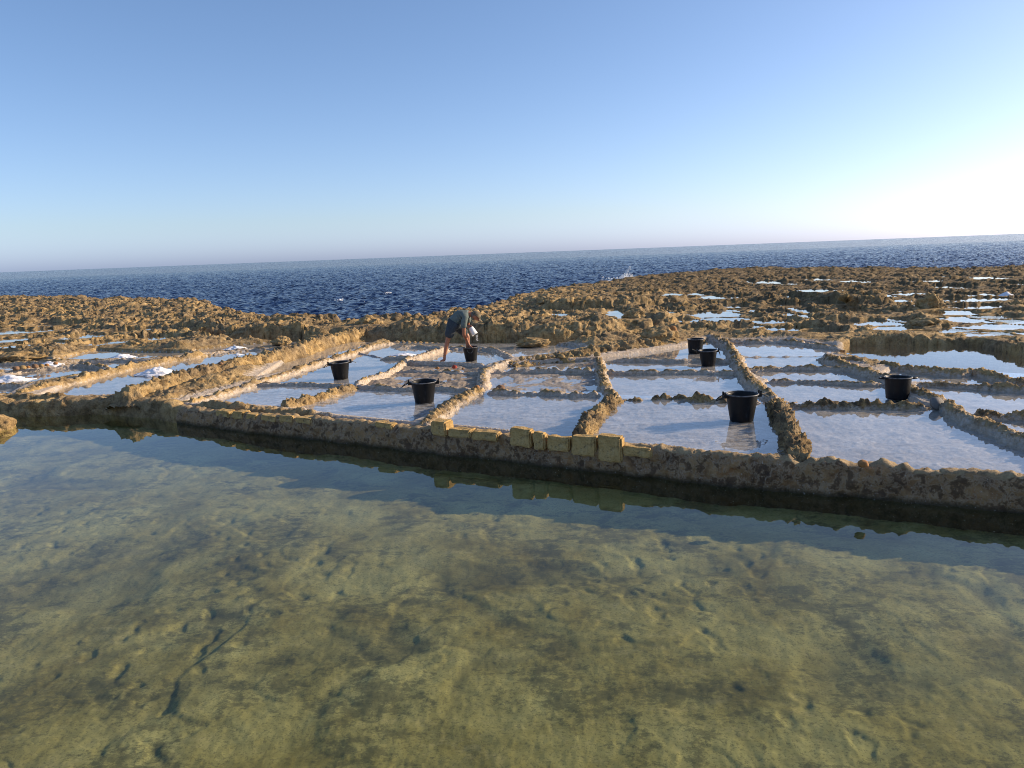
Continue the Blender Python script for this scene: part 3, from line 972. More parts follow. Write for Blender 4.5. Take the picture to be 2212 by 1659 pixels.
# ------------------------------------------------------------------ swept stone banks
def resample(P, ds):
    Q = [np.array(p) for p in P]
    out = []
    n = len(Q)
    for i in range(n - 1):
        p0 = Q[i - 1] if i else 2 * Q[0] - Q[1]
        p1, p2 = Q[i], Q[i + 1]
        p3 = Q[i + 2] if i + 2 < n else 2 * Q[-1] - Q[-2]
        m_ = max(2, int(np.linalg.norm(p2 - p1) / ds))
        for j in range(m_):
            t = j / m_
            out.append(0.5 * ((2 * p1) + (-p0 + p2) * t + (2 * p0 - 5 * p1 + 4 * p2 - p3) * t * t + (-p0 + 3 * p1 - 3 * p2 + p3) * t ** 3))
    out.append(Q[-1])
    return np.array(out)


_seed = [0]


def bank(name, pts, w, h, mat, rough=0.035, crest=0.5, salt=0.8, ds=None, taper=0.18, base=-0.02):
    _seed[0] += 1
    sd = _seed[0] * 3.77
    C = resample(pts, ds or max(0.014, 0.0022 * np.mean([p.y for p in pts])))
    T = np.gradient(C, axis=0)
    T /= np.linalg.norm(T, axis=1)[:, None] + 1e-9
    Nn = np.stack([-T[:, 1], T[:, 0], T[:, 2] * 0], 1)
    s = np.concatenate([[0], np.cumsum(np.linalg.norm(np.diff(C, axis=0), axis=1))])
    nu = 26
    u = np.linspace(-1.5, 1.5, nu)
    prof = np.where(np.abs(u) < 1, (1 - np.abs(u) ** 2.6), -0.14 * (np.abs(u) - 1) / 0.5 * 3)
    end = sstep(0, taper, s) * sstep(0, taper, s[-1] - s) * 0.9 + 0.1
    hm = h * end * (1 + crest * (0.9 * n2(s / 0.45 + sd, s * 0) + 0.8 * n2(s / 0.16 + sd, s * 0 + 3) + 0.5 * n2(s / 0.07 + sd, s * 0 + 8)))
    hm = np.maximum(hm, 0.5 * h * end)
    wm = w * 0.5 * (1 + 0.30 * n2(s / 0.6 + sd, s * 0 + 11) + 0.22 * n2(s / 0.18, s * 0 + 21 + sd))
    off = 0.10 * w * n2(s / 0.5 + sd, s * 0 + 31)
    L = u[None, :] * wm[:, None] + off[:, None]
    Z = np.where(prof[None, :] > 0, prof[None, :] * hm[:, None], prof[None, :] * 0.16)
    P = C[:, None, :] + Nn[:, None, :] * L[..., None]
    gz = np.array([Gz(v) for v in C[:, 1]])[:, None]
    P[..., 2] = base + Z + gz
    P = P.reshape(-1, 3)
    q = P + np.array([sd, -sd, 0])
    d1, d2, d3 = fbm3(q, 5.0, 2), np.abs(fbm3(q + 31, 11.0, 3, 0.6)), fbm3(q + 77, 34.0, 2)
    side = (np.repeat(Nn[:, None, :], nu, 1) * np.sign(u)[None, :, None]).reshape(-1, 3)
    body = np.tile(sstep(1.35, 0.8, np.abs(u)), len(C))
    amt = rough * (0.8 * d1 + 1.2 * (d2 - 0.25) + 0.95 * d3)
    P = P + side * (amt * np.tile(np.abs(u), len(C)) * (0.4 + 0.6 * body))[:, None]
    P[:, 2] += amt * body * (0.75 if h > 0.09 else 0.55)
    rel = (P[:, 2] - base - np.repeat(gz[:, 0], nu)) / max(h, 0.02)
    sa_ = np.clip(salt * (1.25 - 0.75 * rel), 0, 1)
    return mesh_obj(name, P, grid_faces(len(C), nu), mat, attrs={'salt': sa_})


for i, (pts, w, h_, m_, rg, cr_, sa_, lab) in enumerate(DIVIDERS):
    P = [gat(px, py, h_ * 0.4) for px, py in pts]
    for p in P:
        p.z = 0
    o = bank('stone_divider', P, w * (0.52 if m_ is RD else .64 if w < .5 else .7), h_ * (0.84 if w < .29 else .7 if w < .5 else .85), m_, rg * 0.75, cr_, sa_ if m_ is RD else min(1, sa_ + .22), base=-0.035, taper=2.6 if h_ == .24 else .18)
    tag(o, lab, 'stone divider', 'stone dividers between the salt pans')

# ------------------------------------------------------------------ pool wall
C = resample([Vector((p.x, p.y, 0)) for p in wall_foot if p.x > -16], 0.02)
T = np.gradient(C, axis=0)
T /= np.linalg.norm(T, axis=1)[:, None]
Nw = np.stack([-T[:, 1], T[:, 0], T[:, 2] * 0], 1)          # away from the water
s = np.concatenate([[0], np.cumsum(np.linalg.norm(np.diff(C, axis=0), axis=1))])
prof = [(0.10, -0.95), (0.06, -0.72), (0.03, -0.55), (0.01, -0.42), (0.0, -0.33), (0.0, -0.29), (0.005, -0.25), (0.01, -0.21), (0.012, -0.17), (0.015, -0.13), (0.02, -0.09), (0.025, -0.06),
        (0.03, -0.03), (0.035, -0.005), (0.045, 0.015), (0.065, 0.03), (0.09, 0.038), (0.12, 0.04), (0.15, 0.04), (0.175, 0.032), (0.20, 0.012), (0.24, -0.02), (0.34, -0.055), (0.55, -0.09)]
prof = np.array(prof)
nu = len(prof)
topv = sstep(-0.06, 0.03, prof[:, 1])
xw = C[:, 0]
lx = np.interp(xw, [at(1421, 972).x, at(1560, 985).x, at(1800, 1000).x, 9], [0.3, 0.7, 1.0, 1.0])
left = sstep(at(420, 885).x, at(270, 880).x, xw)
crestn = 0.020 * n2(s / 0.5, s * 0) + 0.014 * np.abs(n2(s / 0.13, s * 0 + 2)) + lx * (0.040 * n2(s / 0.33, s * 0 + 5) + 0.022 * np.abs(n2(s / 0.17, s * 0 + 9))) - 0.015
crestn += left * (0.035 + 0.04 * n2(s / 0.9, s * 0 + 3) + 0.05 * np.abs(n2(s / 0.22, s * 0 + 4)))
P = C[:, None, :] + Nw[:, None, :] * (prof[None, :, 0, None] * (1 + 0.8 * left[:, None, None] * (prof[None, :, 1, None] > -0.2)))
crestn += np.array([Gz(v) for v in C[:, 1]])
P[..., 2] = prof[None, :, 1] + crestn[:, None] * sstep(-0.3, 0.0, prof[:, 1])[None, :]
P = P.reshape(-1, 3)
am = 0.045 * fbm3(P, 3.2, 3) + 0.048 * (np.abs(fbm3(P + 9, 6.0, 4, 0.55)) - 0.2) + 0.012 * fbm3(P, 30.0, 2)
am_l = 0.05 * fbm3(P + 3, 2.1, 3) + 0.055 * (np.abs(fbm3(P + 19, 6.0, 3)) - 0.22) + 0.016 * fbm3(P, 26.0, 2) - 0.02
lf = np.repeat(left, nu)
am = am * (1 - lf) + am_l * lf
tp = np.tile(topv, len(C))
Nn = np.repeat(Nw, nu, 0)
P -= Nn * (am * (1 - tp))[:, None]
P[:, 2] += am * tp * 0.8
pool_wall = bpy.data.objects.new('pool_wall', None)
COL.objects.link(pool_wall)
tag(pool_wall, 'long stained retaining wall topped with yellow limestone blocks along the dark pool', 'wall')
ic = int(np.argmin(np.abs(xw - at(352, 885).x)))
P = P.reshape(len(C), nu, 3)
tops = sstep(0.0, 0.03, prof[:, 1])
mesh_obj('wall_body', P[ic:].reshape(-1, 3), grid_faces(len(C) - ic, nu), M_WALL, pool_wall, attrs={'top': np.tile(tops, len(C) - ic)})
o = mesh_obj('rock_bank', P[:ic + 1].reshape(-1, 3), grid_faces(ic + 1, nu), M_ROCK, attrs={'salt': np.zeros((ic + 1) * nu)})
tag(o, 'rough golden rock bank at the left end of the pool wall', 'rock bank')


def wall_frame(px, py, z):
    """point on the wall's front line and its direction, from a place in the photograph"""
    p = at(px, py, z)
    i = int(np.argmin(np.abs(C[:, 0] - p.x)))
    return i


# blocks: left px, right px of the face (2212 view), top height, bottom height, depth, set-back
BLOCKS = [(466, 498, .070, -.06, .22, .015, 2), (500, 528, .075, -.07, .24, .02, -2), (530, 556, .055, -.07, .22, .01, 0), (560, 597, .050, -.055, .26, .015, 2), (599, 632, .068, -.06, .24, .02, -2), (634, 672, .055, -.05, .30, .01, 3),
          (804, 848, .072, -.02, .20, .0, 2), (931, 964, .135, -.045, .30, -.012, -3), (967, 1016, .070, -.05, .24, -.002, 2), (1018, 1074, .062, -.06, .22, .005, 1),
          (1104, 1150, .128, -.085, .20, -.022, 2), (1155, 1180, .098, -.105, .16, -.016, -1), (1186, 1234, .085, -.10, .18, -.012, 1),
          (1240, 1292, .100, -.125, .20, -.012, 0), (1301, 1351, .132, -.155, .20, -.022, -2), (1356, 1416, .050, -.075, .20, -.008, 1)]
M_BLOCKS = M_BLOCK
for i, (p0, p1, zt, zb, dp, sb, tilt) in enumerate(BLOCKS):
    low = zt < .09
    zt, zb, dp, sb = (zt - .018 if low else zt), (max(zb, -.055) if p1 < 900 else zb), dp * .68, sb - (.012 if p1 < 900 else .024)
    ymid = np.interp((p0 + p1) / 2, [q[0] for q in WALL_FOOT], [q[1] for q in WALL_FOOT]) - 45
    a, b = at(p0, ymid, 0.0), at(p1, ymid, 0.0)
    i0 = int(np.argmin(np.hypot(C[:, 0] - a.x, (C[:, 1] - y_wall(a.x))) + 0 * C[:, 0]))
    xa = a.x - 0.0
    ya, yb = float(y_wall(a.x)), float(y_wall(b.x))
    A_ = Vector((a.x, ya, 0))
    # slide along the sight line so that the face keeps its place on the wall's front
    d = (Vector((b.x, yb, 0)) - A_)
    L = d.length
    d.normalize()
    nrm = Vector((-d.y, d.x, 0))
    bm = bmesh.new()
    bmesh.ops.create_cube(bm, size=1.0)
    bmesh.ops.scale(bm, vec=(L, dp, zt - zb), verts=bm.verts)
    bmesh.ops.bevel(bm, geom=bm.edges[:], offset=0.018, segments=2, affect='EDGES')
    bmesh.ops.subdivide_edges(bm, edges=[e for e in bm.edges if e.calc_length() > 0.06], cuts=3, use_grid_fill=True)
    co = np.array([v.co[:] for v in bm.verts])
    nz = (0.022 if low else 0.014) * fbm3(co + i * 5.1, 9.0, 3)
    for v, q in zip(bm.verts, nz):
        v.co += v.co.normalized() * q
        v.co.z += 0.010 * math.sin(i * 1.7) * v.co.x / L
    o = bm_obj('limestone_block', bm, M_BLOCKS, pool_wall, smooth=False)
    o.location = A_ + Vector((0, 0, Gz(ya))) + d * (L / 2) + nrm * (sb + dp / 2 + 0.005) + Vector((0, 0, (zt + zb) / 2))
    o.rotation_euler = (0, math.radians(tilt * 0.5), math.atan2(d.y, d.x))


# ------------------------------------------------------------------ lumps: salt, stones, boulders
def lump(name, loc, size, mat, seed, n=3, amp=0.25, freq=2.0, flat=0.35, peak=0.0):
    bm = bmesh.new()
    bmesh.ops.create_icosphere(bm, subdivisions=n, radius=1.0)
    co = np.array([v.co[:] for v in bm.verts])
    d = 1 + amp * fbm3(co + seed * 7.7, freq, 4, 0.55)
    for v, q in zip(bm.verts, d):
        c = v.co * float(q)
        if peak:
            r = math.hypot(c.x, c.y)
            c.z *= max(0.12, 1 - peak * min(r, 1.0))
        if c.z < -flat:
            c.z = -flat + (c.z + flat) * 0.1
        v.co = Vector((c.x * size[0], c.y * size[1], (c.z + flat) * size[2]))
    o = bm_obj(name, bm, mat)
    o.location = loc
    return o


SALT = [((20, 822), 44, 20, 'leftmost salt heap, spread low and cut by the left edge'),
        ((108, 790), 34, 15, 'small white salt heap second from the left, beside orange stones'),
        ((264, 772), 30, 12, 'white salt heap against the pale cross wall, in the upper left pan'),
        ((294, 791), 26, 10, 'little pointed salt heap between two golden banks, third row from the left pool'),
        ((338, 807), 46, 22, 'largest white salt heap, in the long pan left of the broadest divider'),
        ((378, 743), 17, 8, 'tiny salt heap farthest left up by the rough rocks'),
        ((338, 748), 14, 4, 'thin streak of salt beside a dark curved wall under the rocks'),
        ((508, 753), 24, 11, 'salt heap in the far pan behind the broadest divider'),
        ((513, 766), 14, 5, 'flat scrap of salt just below the far heap behind the broadest divider'),
        ((735, 738), 16, 4, 'faint streak of salt on the crust beside the broad divider near the ledge'),
        ((870, 768), 34, 11, 'low white salt heap left of the man behind a short cross wall')]
for i, ((px, py), hw, hh, lab) in enumerate(SALT):
    p = gat(px, py, -0.03)
    a = hw * mpp(p)
    o = lump('salt_heap', (p.x, p.y, Gz(p.y) - 0.045), (a * .95, a * 0.7, max(hh * mpp(p) * .72, .02)), M_SALT, i + 3, 5, 0.36, 2.4, 0.05, 0.74)
    tag(o, lab, 'salt heap', 'heaps of harvested salt in the pans')
for i, ((px, py), hw, lab) in enumerate([((1816, 628), 10, 'white salt heap far off beyond the square boulder'), ((1779, 631), 8, 'white salt speck left of the far heap beyond the square boulder'),
                                         ((2175, 634), 12, 'far white salt heap close to the right edge')]):
    p = at(px, py, 0.05)
    a = hw * mpp(p) * 1.4
    o = lump('salt_heap', (p.x, p.y, float(rock_base(np.array([p.x]), np.array([p.y]))[0]) + .02), (a, a, a * .6), M_SALT, i + 40, 3, 0.3, 1.7, 0.05, 0.6)
    tag(o, lab, 'salt heap', 'heaps of harvested salt in the pans')

p = at(-6, 926, POOL_Z)
tag(lump('boulder', (p.x, p.y, POOL_Z - 0.12), (.28, .22, .22), M_ROCK, 91, 5, 0.28, 1.4, 0.5), 'smooth golden boulder in the water at the left edge', 'boulder')
for (px, py), sz, m_, lab, sd in [
    ((2008, 671), (.36, .34, .40), M_ROCK, 'big dark square boulder standing among the far rock pools', 92),
    ((2200, 668), (.24, .22, .2), M_ROCK, 'small dark rounded boulder near the right edge among rock pools', 93),
    ((800, 716), (.36, .32, .22), M_ROCK, 'blocky golden rock at the upper end of the broadest divider', 94),
    ((1180, 671), (.34, .3, .26), M_ROCK, 'pale blocky rock at the left end of the far dark ledge', 95),
    ((300, 748), (.34, .28, .16), M_ROCK, 'rounded golden rock above the dark upper left pan', 96),
    ((690, 735), (.36, .24, .13), M_ROCK, 'low golden rounded rock left of the upper end of the broadest divider', 97),
    ((608, 741), (.26, .2, .15), M_ROCK, 'small golden rock beside the crusted upper pan left of centre', 98),
    ((1150, 744), (.42, .25, .13), M_RIDGE, 'flat tilted slab right of the man, at the foot of the ledge', 99),
    ((1420, 739), (.45, .3, .26), M_RIDGE, 'knobbly boulder in the rubble line left of the farthest bucket', 101),
    ((40, 774), (.6, .4, .14), M_ROCK, 'low smooth golden rock at the upper left edge', 102),
    ((1370, 706), (.32, .25, .22), M_ROCK, 'rounded overhanging rock beside a bright rock pool', 103),
    ((1840, 692), (.40, .3, .17), M_ROCK, 'brown rounded rock between two bright pools behind the big square pool', 104),
    ((2000, 708), (.48, .36, .2), M_ROCK, 'large brown rounded rock behind the big square pool', 105),
]:
    p = gat(px, py, 0.0)
    zb = float(rock_base(np.array([p.x]), np.array([p.y]))[0])
    tag(lump('boulder', (p.x, p.y, zb - 0.03), sz, m_, sd, 5, 0.38, 1.6, 0.4), lab, 'boulder')

for (px, py), r_, m_, lab in [((982, 794), .052, M_STONE_R, 'dark red round stone on the cross wall below the man'), ((945, 796), .04, M_STONE_O, 'orange brown stone left of the red stone below the man'),
                              ((1081, 840), .075, M_STONE_B, 'smooth brown oval stone on the cross wall right of the nearer middle bucket'), ((1454, 727), .10, M_STONE_O, 'bright orange standing stone among the rubble left of the farthest bucket'),
                              ((1864, 1004), .05, M_STONE_O, 'orange stone set in the wall crest near the right'), ((1030, 838), .05, M_STONE_O, 'pale orange stone at the joint behind the nearer middle bucket'),
                              ((120, 786), .05, M_STONE_O, 'orange stone beside the second salt heap from the left'), ((1000, 797), .03, M_STONE_B, 'small brown stone just right of the red stone below the man')]:
    z0 = 0.05 if r_ != .10 else 0.10
    p = gat(px, py, z0)
    o = lump('loose_stone', (p.x, p.y, p.z - r_ * 0.35), (r_, r_ * 0.8, r_ * (1.9 if r_ == .10 else .8)), m_, px * 0.37, 3, 0.22, 1.6, 0.6)
    tag(o, lab, 'stone', 'loose stones on the dividers')
ORD = ['leftmost', 'second', 'third', 'fourth', 'fifth', 'sixth', 'seventh', 'eighth', 'ninth', 'tenth']
for j, (A0, A1, n_, lab, z0) in enumerate([((425, 796), (528, 776), 9, 'small stones lined up on the broadest golden divider', .2),
                                          ((30, 797), (110, 788), 6, 'small stones on the wall behind the leftmost heap', .08),
                                          ((1120, 775), (1300, 766), 10, 'pale stones on the thin wall under the rubble', .07)]):
    for i in range(n_):
        f = (i + rng.random() * 0.5) / n_
        p = gat(A0[0] + f * (A1[0] - A0[0]), A0[1] + f * (A1[1] - A0[1]), z0)
        r_ = 0.03 + 0.03 * rng.random()
        o = lump('loose_stone', (p.x, p.y, p.z - r_ * .5), (r_ * 1.3, r_, r_), [M_STONE_O, M_STONE_B, M_RIDGE][(i + j) % 3] if j < 2 else M_RIDGE, i * 3.1 + j * 17, 2, 0.25, 1.5, 0.6)
        tag(o, f'{ORD[i]} from the left of the {lab}', 'stone', 'small stones lined on the dividers')

# round plug in the divider by the right bucket
p = at(2016, 864, 0.06)
bm = bmesh.new()
bmesh.ops.create_cone(bm, cap_ends=True, segments=28, radius1=0.10, radius2=0.085, depth=0.05)
bmesh.ops.bevel(bm, geom=[e for e in bm.edges], offset=0.008, segments=2, affect='EDGES')
o = bm_obj('stone_plug', bm, M_PLUG)
o.location = (p.x, p.y - 0.10, 0.035)
o.rotation_euler = (math.radians(58), 0, math.radians(10))
tag(o, 'round grey stone plug leaning on the divider right of the loop handled bucket', 'stone plug')

# dry shrub far right
p = at(1828, 653, 0.15)
bm = bmesh.new()
for i in range(220):
    a = rng.random() * 6.28
    l = 0.18 + 0.24 * rng.random()
    le = math.radians(25 + 60 * rng.random())
    e = Vector((math.cos(a) * math.cos(le), math.sin(a) * math.cos(le), math.sin(le))) * l
    sd = Vector((-math.sin(a), math.cos(a), 0)) * 0.012
    v = [bm.verts.new(-sd), bm.verts.new(sd), bm.verts.new(e * 0.6 + sd + Vector((0, 0, .03))), bm.verts.new(e)]
    bm.faces.new(v)
o = bm_obj('dry_shrub', bm, simple('dry_twigs', (0.30, 0.22, 0.10), 0.9, 0.3), smooth=False)
o.location = (p.x, p.y, 0.12)
tag(o, 'straw coloured dry shrub growing on the far right ledge', 'shrub')

# ------------------------------------------------------------------ buckets
def lathe(prof, n=40):
    bm = bmesh.new()
    rings = [[bm.verts.new((r * math.cos(i / n * 2 * math.pi), r * math.sin(i / n * 2 * math.pi), z)) for i in range(n)] for r, z in prof]
    for a, b in zip(rings, rings[1:]):
        for i in range(n):
            bm.faces.new((a[i], a[(i + 1) % n], b[(i + 1) % n], b[i]))
    bm.faces.new(rings[0][::-1])
    bm.faces.new(rings[-1])
    return bm


def tube_bm(bm, pts, r, n=8):
    pts = [Vector(p) for p in pts]
    prev = None
    for i, p in enumerate(pts):
        t = (pts[min(i + 1, len(pts) - 1)] - pts[max(i - 1, 0)]).normalized()
        u = t.cross(Vector((0, 0, 1)))
        if u.length < 1e-3:
            u = t.cross(Vector((1, 0, 0)))
        u.normalize()
        v = t.cross(u)
        ring = [bm.verts.new(p + (u * math.cos(k / n * 6.2832) + v * math.sin(k / n * 6.2832)) * r) for k in range(n)]
        if prev:
            for k in range(n):
                bm.faces.new((prev[k], prev[(k + 1) % n], ring[(k + 1) % n], ring[k]))
        else:
            bm.faces.new(ring[::-1])
        prev = ring
    bm.faces.new(prev)
    return bm


RT, RB, HB = 0.185, 0.137, 0.325


def make_bucket(name, label, loc, scale, rot, style, straight=False):
    root = bpy.data.objects.new(name, None)
    COL.objects.link(root)
    root.location = loc
    root.rotation_euler = (math.radians(rng.uniform(-2.2, 2.2)), math.radians(rng.uniform(-2.2, 2.2)), rot)
    root.scale = (scale,) * 3
    tag(root, label, 'bucket', 'black rubber buckets standing in the pans')
    rb = 0.155 if straight else RB
    rt = RT
    body = lathe([(rb - .02, 0), (rb - .004, 0.004), (rb, 0.014), (rb + (rt - rb) * .5, HB * .5), (rt - .004, HB - .03), (rt, HB - .012), (rt + .002, HB),
                  (rt - .012, HB), (rt - .016, HB - .02), (rb - .012, 0.03), (rb - .03, 0.02)])
    bm_obj('body', body, M_BLACK, root)
    rim = bmesh.new()
    pts = [(math.cos(i / 48 * 6.28319) * (rt + .004), math.sin(i / 48 * 6.28319) * (rt + .004), HB + .002) for i in range(48)]
    tube_bm(rim, pts + [pts[0]], 0.0085)
    bm_obj('rim', rim, M_RIM, root)
    for sx_ in (-1, 1):
        if style == 'wire':
            continue
        if style == 'loop':
            g = bmesh.new()
            pts = []
            for i in range(13):
                a = math.pi * (i / 12 - 0.5)
                pts.append((sx_ * (rt - .005 + 0.085 * math.cos(a)), 0.06 * math.sin(a) * (1 - .2 * math.cos(a)), HB - .012))
            tube_bm(g, pts, 0.013)
            bm_obj('handle', g, M_BLACK, root)
            continue
        lug = bmesh.new()
        for yy in (-.032, .032):
            q = bmesh.ops.create_cube(lug, size=1.0)['verts']
            bmesh.ops.scale(lug, vec=(.055, .016, .04), verts=q)
            bmesh.ops.translate(lug, vec=(sx_ * (rt + .016), yy, HB - .018), verts=q)
            q = bmesh.ops.create_cube(lug, size=1.0)['verts']
            bmesh.ops.scale(lug, vec=(.018, .016, .035), verts=q)
            bmesh.ops.translate(lug, vec=(sx_ * (rt + .034), yy, HB + .018), verts=q)
        q = bmesh.ops.create_cube(lug, size=1.0)['verts']
        bmesh.ops.scale(lug, vec=(.016, .062, .02), verts=q)
        bmesh.ops.translate(lug, vec=(sx_ * (rt + .036), 0, HB - .012), verts=q)
        bm_obj('lug', lug, M_BLACK, root, smooth=False)
        g = bmesh.new()
        pts = []
        ang = {'out': (-0.55, -0.35), 'droop': (0.45, -1.35)}[style][(sx_ + 1) // 2]
        for i in range(17):
            a = i / 16 * 2 * math.pi
            ll, ww = 0.055 + 0.055 * math.cos(a), 0.045 * math.sin(a) * (1.0 - .25 * math.cos(a))
            pts.append((sx_ * (rt + .036 + ll * math.cos(ang)), ww, HB - .006 + ll * math.sin(ang)))
        tube_bm(g, pts, 0.0058, 6)
        bm_obj('rope_handle', g, M_ROPE if sx_ > 0 or style == 'droop' else M_ROPE_B, root)
    if style == 'wire':
        g = bmesh.new()
        pts = []
        for i in range(15):
            a = math.pi * i / 14
            xx = 0.068 * math.cos(a)
            zz = HB - .035 - 0.085 * math.sin(a)
            rr = rb + (rt - rb) * zz / HB + .010
            pts.append((xx, -math.sqrt(max(rr * rr - xx * xx, 0)), zz))
        tube_bm(g, pts, 0.0048, 6)
        bm_obj('wire_handle', g, simple('grey_wire', (.12, .12, .12), .5), root)
    return root


# base centre px, rim width px, label, rotation, style
BUCKETS = [((737, 818), 44, 'black bucket standing alone in the left middle pan', .5, 'out', False),
           ((917, 870), 58, 'black bucket on the salty front pan, left of the tall single yellow block', .1, 'out', False),
           ((1018, 778), 35, 'black bucket the bending man reaches into, wire handle hanging in front', .0, 'wire', False),
           ((1502, 762), 36.5, 'straighter black bucket, rear one of the pair standing close together', .9, 'wire', True),
           ((1530, 790), 41, 'black bucket with a rope loop, front one of the pair standing close together', -.15, 'droop', False),
           ((1602, 908), 72, 'largest and nearest black bucket with rope loops, mirrored in the front pan', .06, 'out', False),
           ((1938, 861), 58, 'black bucket with moulded loop handles standing behind the knobbly cross wall', -.12, 'loop', True)]
bucket_at = {}
for (bp, wpx, lab, rot, style, st_) in BUCKETS:
    p = gat(*bp, -0.04)
    sc = wpx * mpp(p) / (2 * RT + .02)
    p = gat(*bp, -0.05)
    z0 = p.z - .002
    if style == 'wire' and st_:
        rot = math.pi
    bucket_at[lab] = make_bucket('bucket', lab, (p.x, p.y, z0), sc, rot, style, st_)


# ------------------------------------------------------------------ the man
foot = gat(956, 779, -0.03)
MS = 1.04 / (10.0 / mpp(foot))          # metres per zoomed pixel


def mp(px, py, y=0.0):
    return Vector(((px - 440) * MS, y, (1385 - py) * MS))


def skin(name, nodes, edges, mat, parent, sub=2):
    """nodes {key: (Vector, radius)}; first key is the root"""
    keys = list(nodes)
    me = bpy.data.meshes.new(name)
    me.from_pydata([nodes[k][0] for k in keys], [(keys.index(a), keys.index(b)) for a, b in edges], [])
    o = bpy.data.objects.new(name, me)
    COL.objects.link(o)
    sk = o.modifiers.new('skin', 'SKIN')
    sk.use_smooth_shade = True
    for i, k in enumerate(keys):
        r = nodes[k][1]
        me.skin_vertices[0].data[i].radius = r if isinstance(r, tuple) else (r, r)
        me.skin_vertices[0].data[i].use_root = i == 0
    sd = o.modifiers.new('sub', 'SUBSURF')
    sd.levels = sd.render_levels = sub
    dg = bpy.context.evaluated_depsgraph_get()
    m2 = bpy.data.meshes.new_from_object(o.evaluated_get(dg))
    bpy.data.objects.remove(o)
    m2.name = name
    m2.materials.clear()
    m2.materials.append(mat)
    m2.polygons.foreach_set('use_smooth', np.ones(len(m2.polygons), dtype=bool))
    o = bpy.data.objects.new(name, m2)
    COL.objects.link(o)
    o.parent = parent
    return o


man = bpy.data.objects.new('person', None)
COL.objects.link(man)
man.location = (foot.x, foot.y, foot.z - .02)
tag(man, 'barefoot man in grey green shirt bending over a bucket with a white scoop', 'person')
k = 0.92
N = {}
E = []
ABY = gat(1018, 778, -0.05).y - foot.y + .01      # the bucket he reaches into


def add(key, v, r, to=None):
    N[key] = (v, r)
    if to:
        E.append((to, key))


add('pelvis', mp(705, 600), .11 * k)
add('belly', mp(800, 490), .10 * k, 'pelvis')
add('chest', mp(925, 420), .10 * k, 'belly')
add('neckb', mp(1030, 400), .075 * k, 'chest')
add('neck', mp(1085, 425), .056 * k, 'neckb')
add('skull', mp(1165, 445), .088 * k, 'neck')
add('face', mp(1195, 500), .080 * k, 'skull')
add('jaw', mp(1180, 560), .052 * k, 'face')
add('nose', mp(1262, 535), .014 * k, 'face')
add('earR', mp(1135, 480, -.082), .018 * k, 'skull')
add('earL', mp(1135, 480, .082), .018 * k, 'skull')
for sd_, yy, hip, knee, calf, ank, heel, ball, toe in (
        ('R', -.10, (672, 660), (578, 925), (545, 1050), (492, 1270), (490, 1338), (430, 1360), (395, 1378)),
        ('L', .10, (770, 650), (985, 880), (975, 1000), (985, 1230), (965, 1330), (1030, 1350), (1075, 1372))):
    add('hip' + sd_, mp(*hip, yy), .098 * k, 'pelvis')
    add('thigh' + sd_, mp((hip[0] + knee[0]) / 2, (hip[1] + knee[1]) / 2, yy), .082 * k, 'hip' + sd_)
    add('knee' + sd_, mp(*knee, yy), .056 * k, 'thigh' + sd_)
    add('calf' + sd_, mp(*calf, yy), .056 * k, 'knee' + sd_)
    add('ankle' + sd_, mp(*ank, yy), .036 * k, 'calf' + sd_)
    add('heel' + sd_, mp(*heel, yy), .038 * k, 'ankle' + sd_)
    add('ball' + sd_, mp(*ball, yy - .01), (.036 * k, .026 * k), 'heel' + sd_)
    add('toe' + sd_, mp(*toe, yy - .012), (.034 * k, .014 * k), 'ball' + sd_)
add('shR', mp(955, 490, -.14), .05 * k, 'chest')
add('upR', mp(928, 680, -.17), .052 * k, 'shR')
add('elR', mp(922, 830, -.16), .042 * k, 'upR')
add('foR', mp(955, 920, ABY - .03), .042 * k, 'elR')
add('wrR', mp(998, 1045, ABY), .028 * k, 'foR')
add('paR', mp(1024, 1092, ABY), (.034 * k, .020 * k), 'wrR')
add('shL', mp(1010, 480, .15), .05 * k, 'chest')
add('upL', mp(1000, 590, .24), .050 * k, 'shL')
add('elL', mp(985, 690, .27), .042 * k, 'upL')
add('foL', mp(1020, 690, .18), .040 * k, 'elL')
add('wrL', mp(1045, 672, .08), .028 * k, 'foL')
add('paL', mp(1058, 662, .03), (.032 * k, .022 * k), 'wrL')
for sd_, pal, dirs in (('R', 'paR', [(14, 92, -.035), (20, 105, -.015), (22, 100, .006), (18, 84, .026)]), ('L', 'paL', [(34, 20, -.06), (40, 34, -.055), (38, 48, -.045), (30, 60, -.035)])):
    b0 = N[pal][0]
    for i, (dx, dz, dy) in enumerate(dirs):
        a = b0 + Vector((dx * .5 * MS, dy * .7, -dz * .5 * MS))
        b = b0 + Vector((dx * MS, dy, -dz * MS))
        add(f'f{sd_}{i}', a, .0105 * k, pal)
        add(f'g{sd_}{i}', b, .009 * k, f'f{sd_}{i}')
    a = b0 + Vector((38 * MS, -.02, -12 * MS))
    add('th' + sd_, a, .012 * k, pal)
    add('tt' + sd_, a + Vector((16 * MS, -.006, -36 * MS)), .010 * k, 'th' + sd_)
skin('body', N, E, M_SKIN, man)
SN = {'chest': (mp(920, 415), .175 * k), 'belly': (mp(810, 490), .172 * k), 'pelvis': (mp(735, 555), .165 * k), 'hem': (mp(700, 600), .15 * k), 'collar': (mp(1035, 400), .092 * k),
      'shR': (mp(955, 480, -.15), .085 * k), 'slR': (mp(930, 600, -.17), .080 * k), 'slR2': (mp(922, 705, -.175), .076 * k),
      'shL': (mp(1010, 470, .17), .085 * k), 'slL': (mp(1003, 560, .22), .076 * k), 'slL2': (mp(1000, 610, .245), .07 * k), 'hang': (mp(850, 570), .10 * k)}
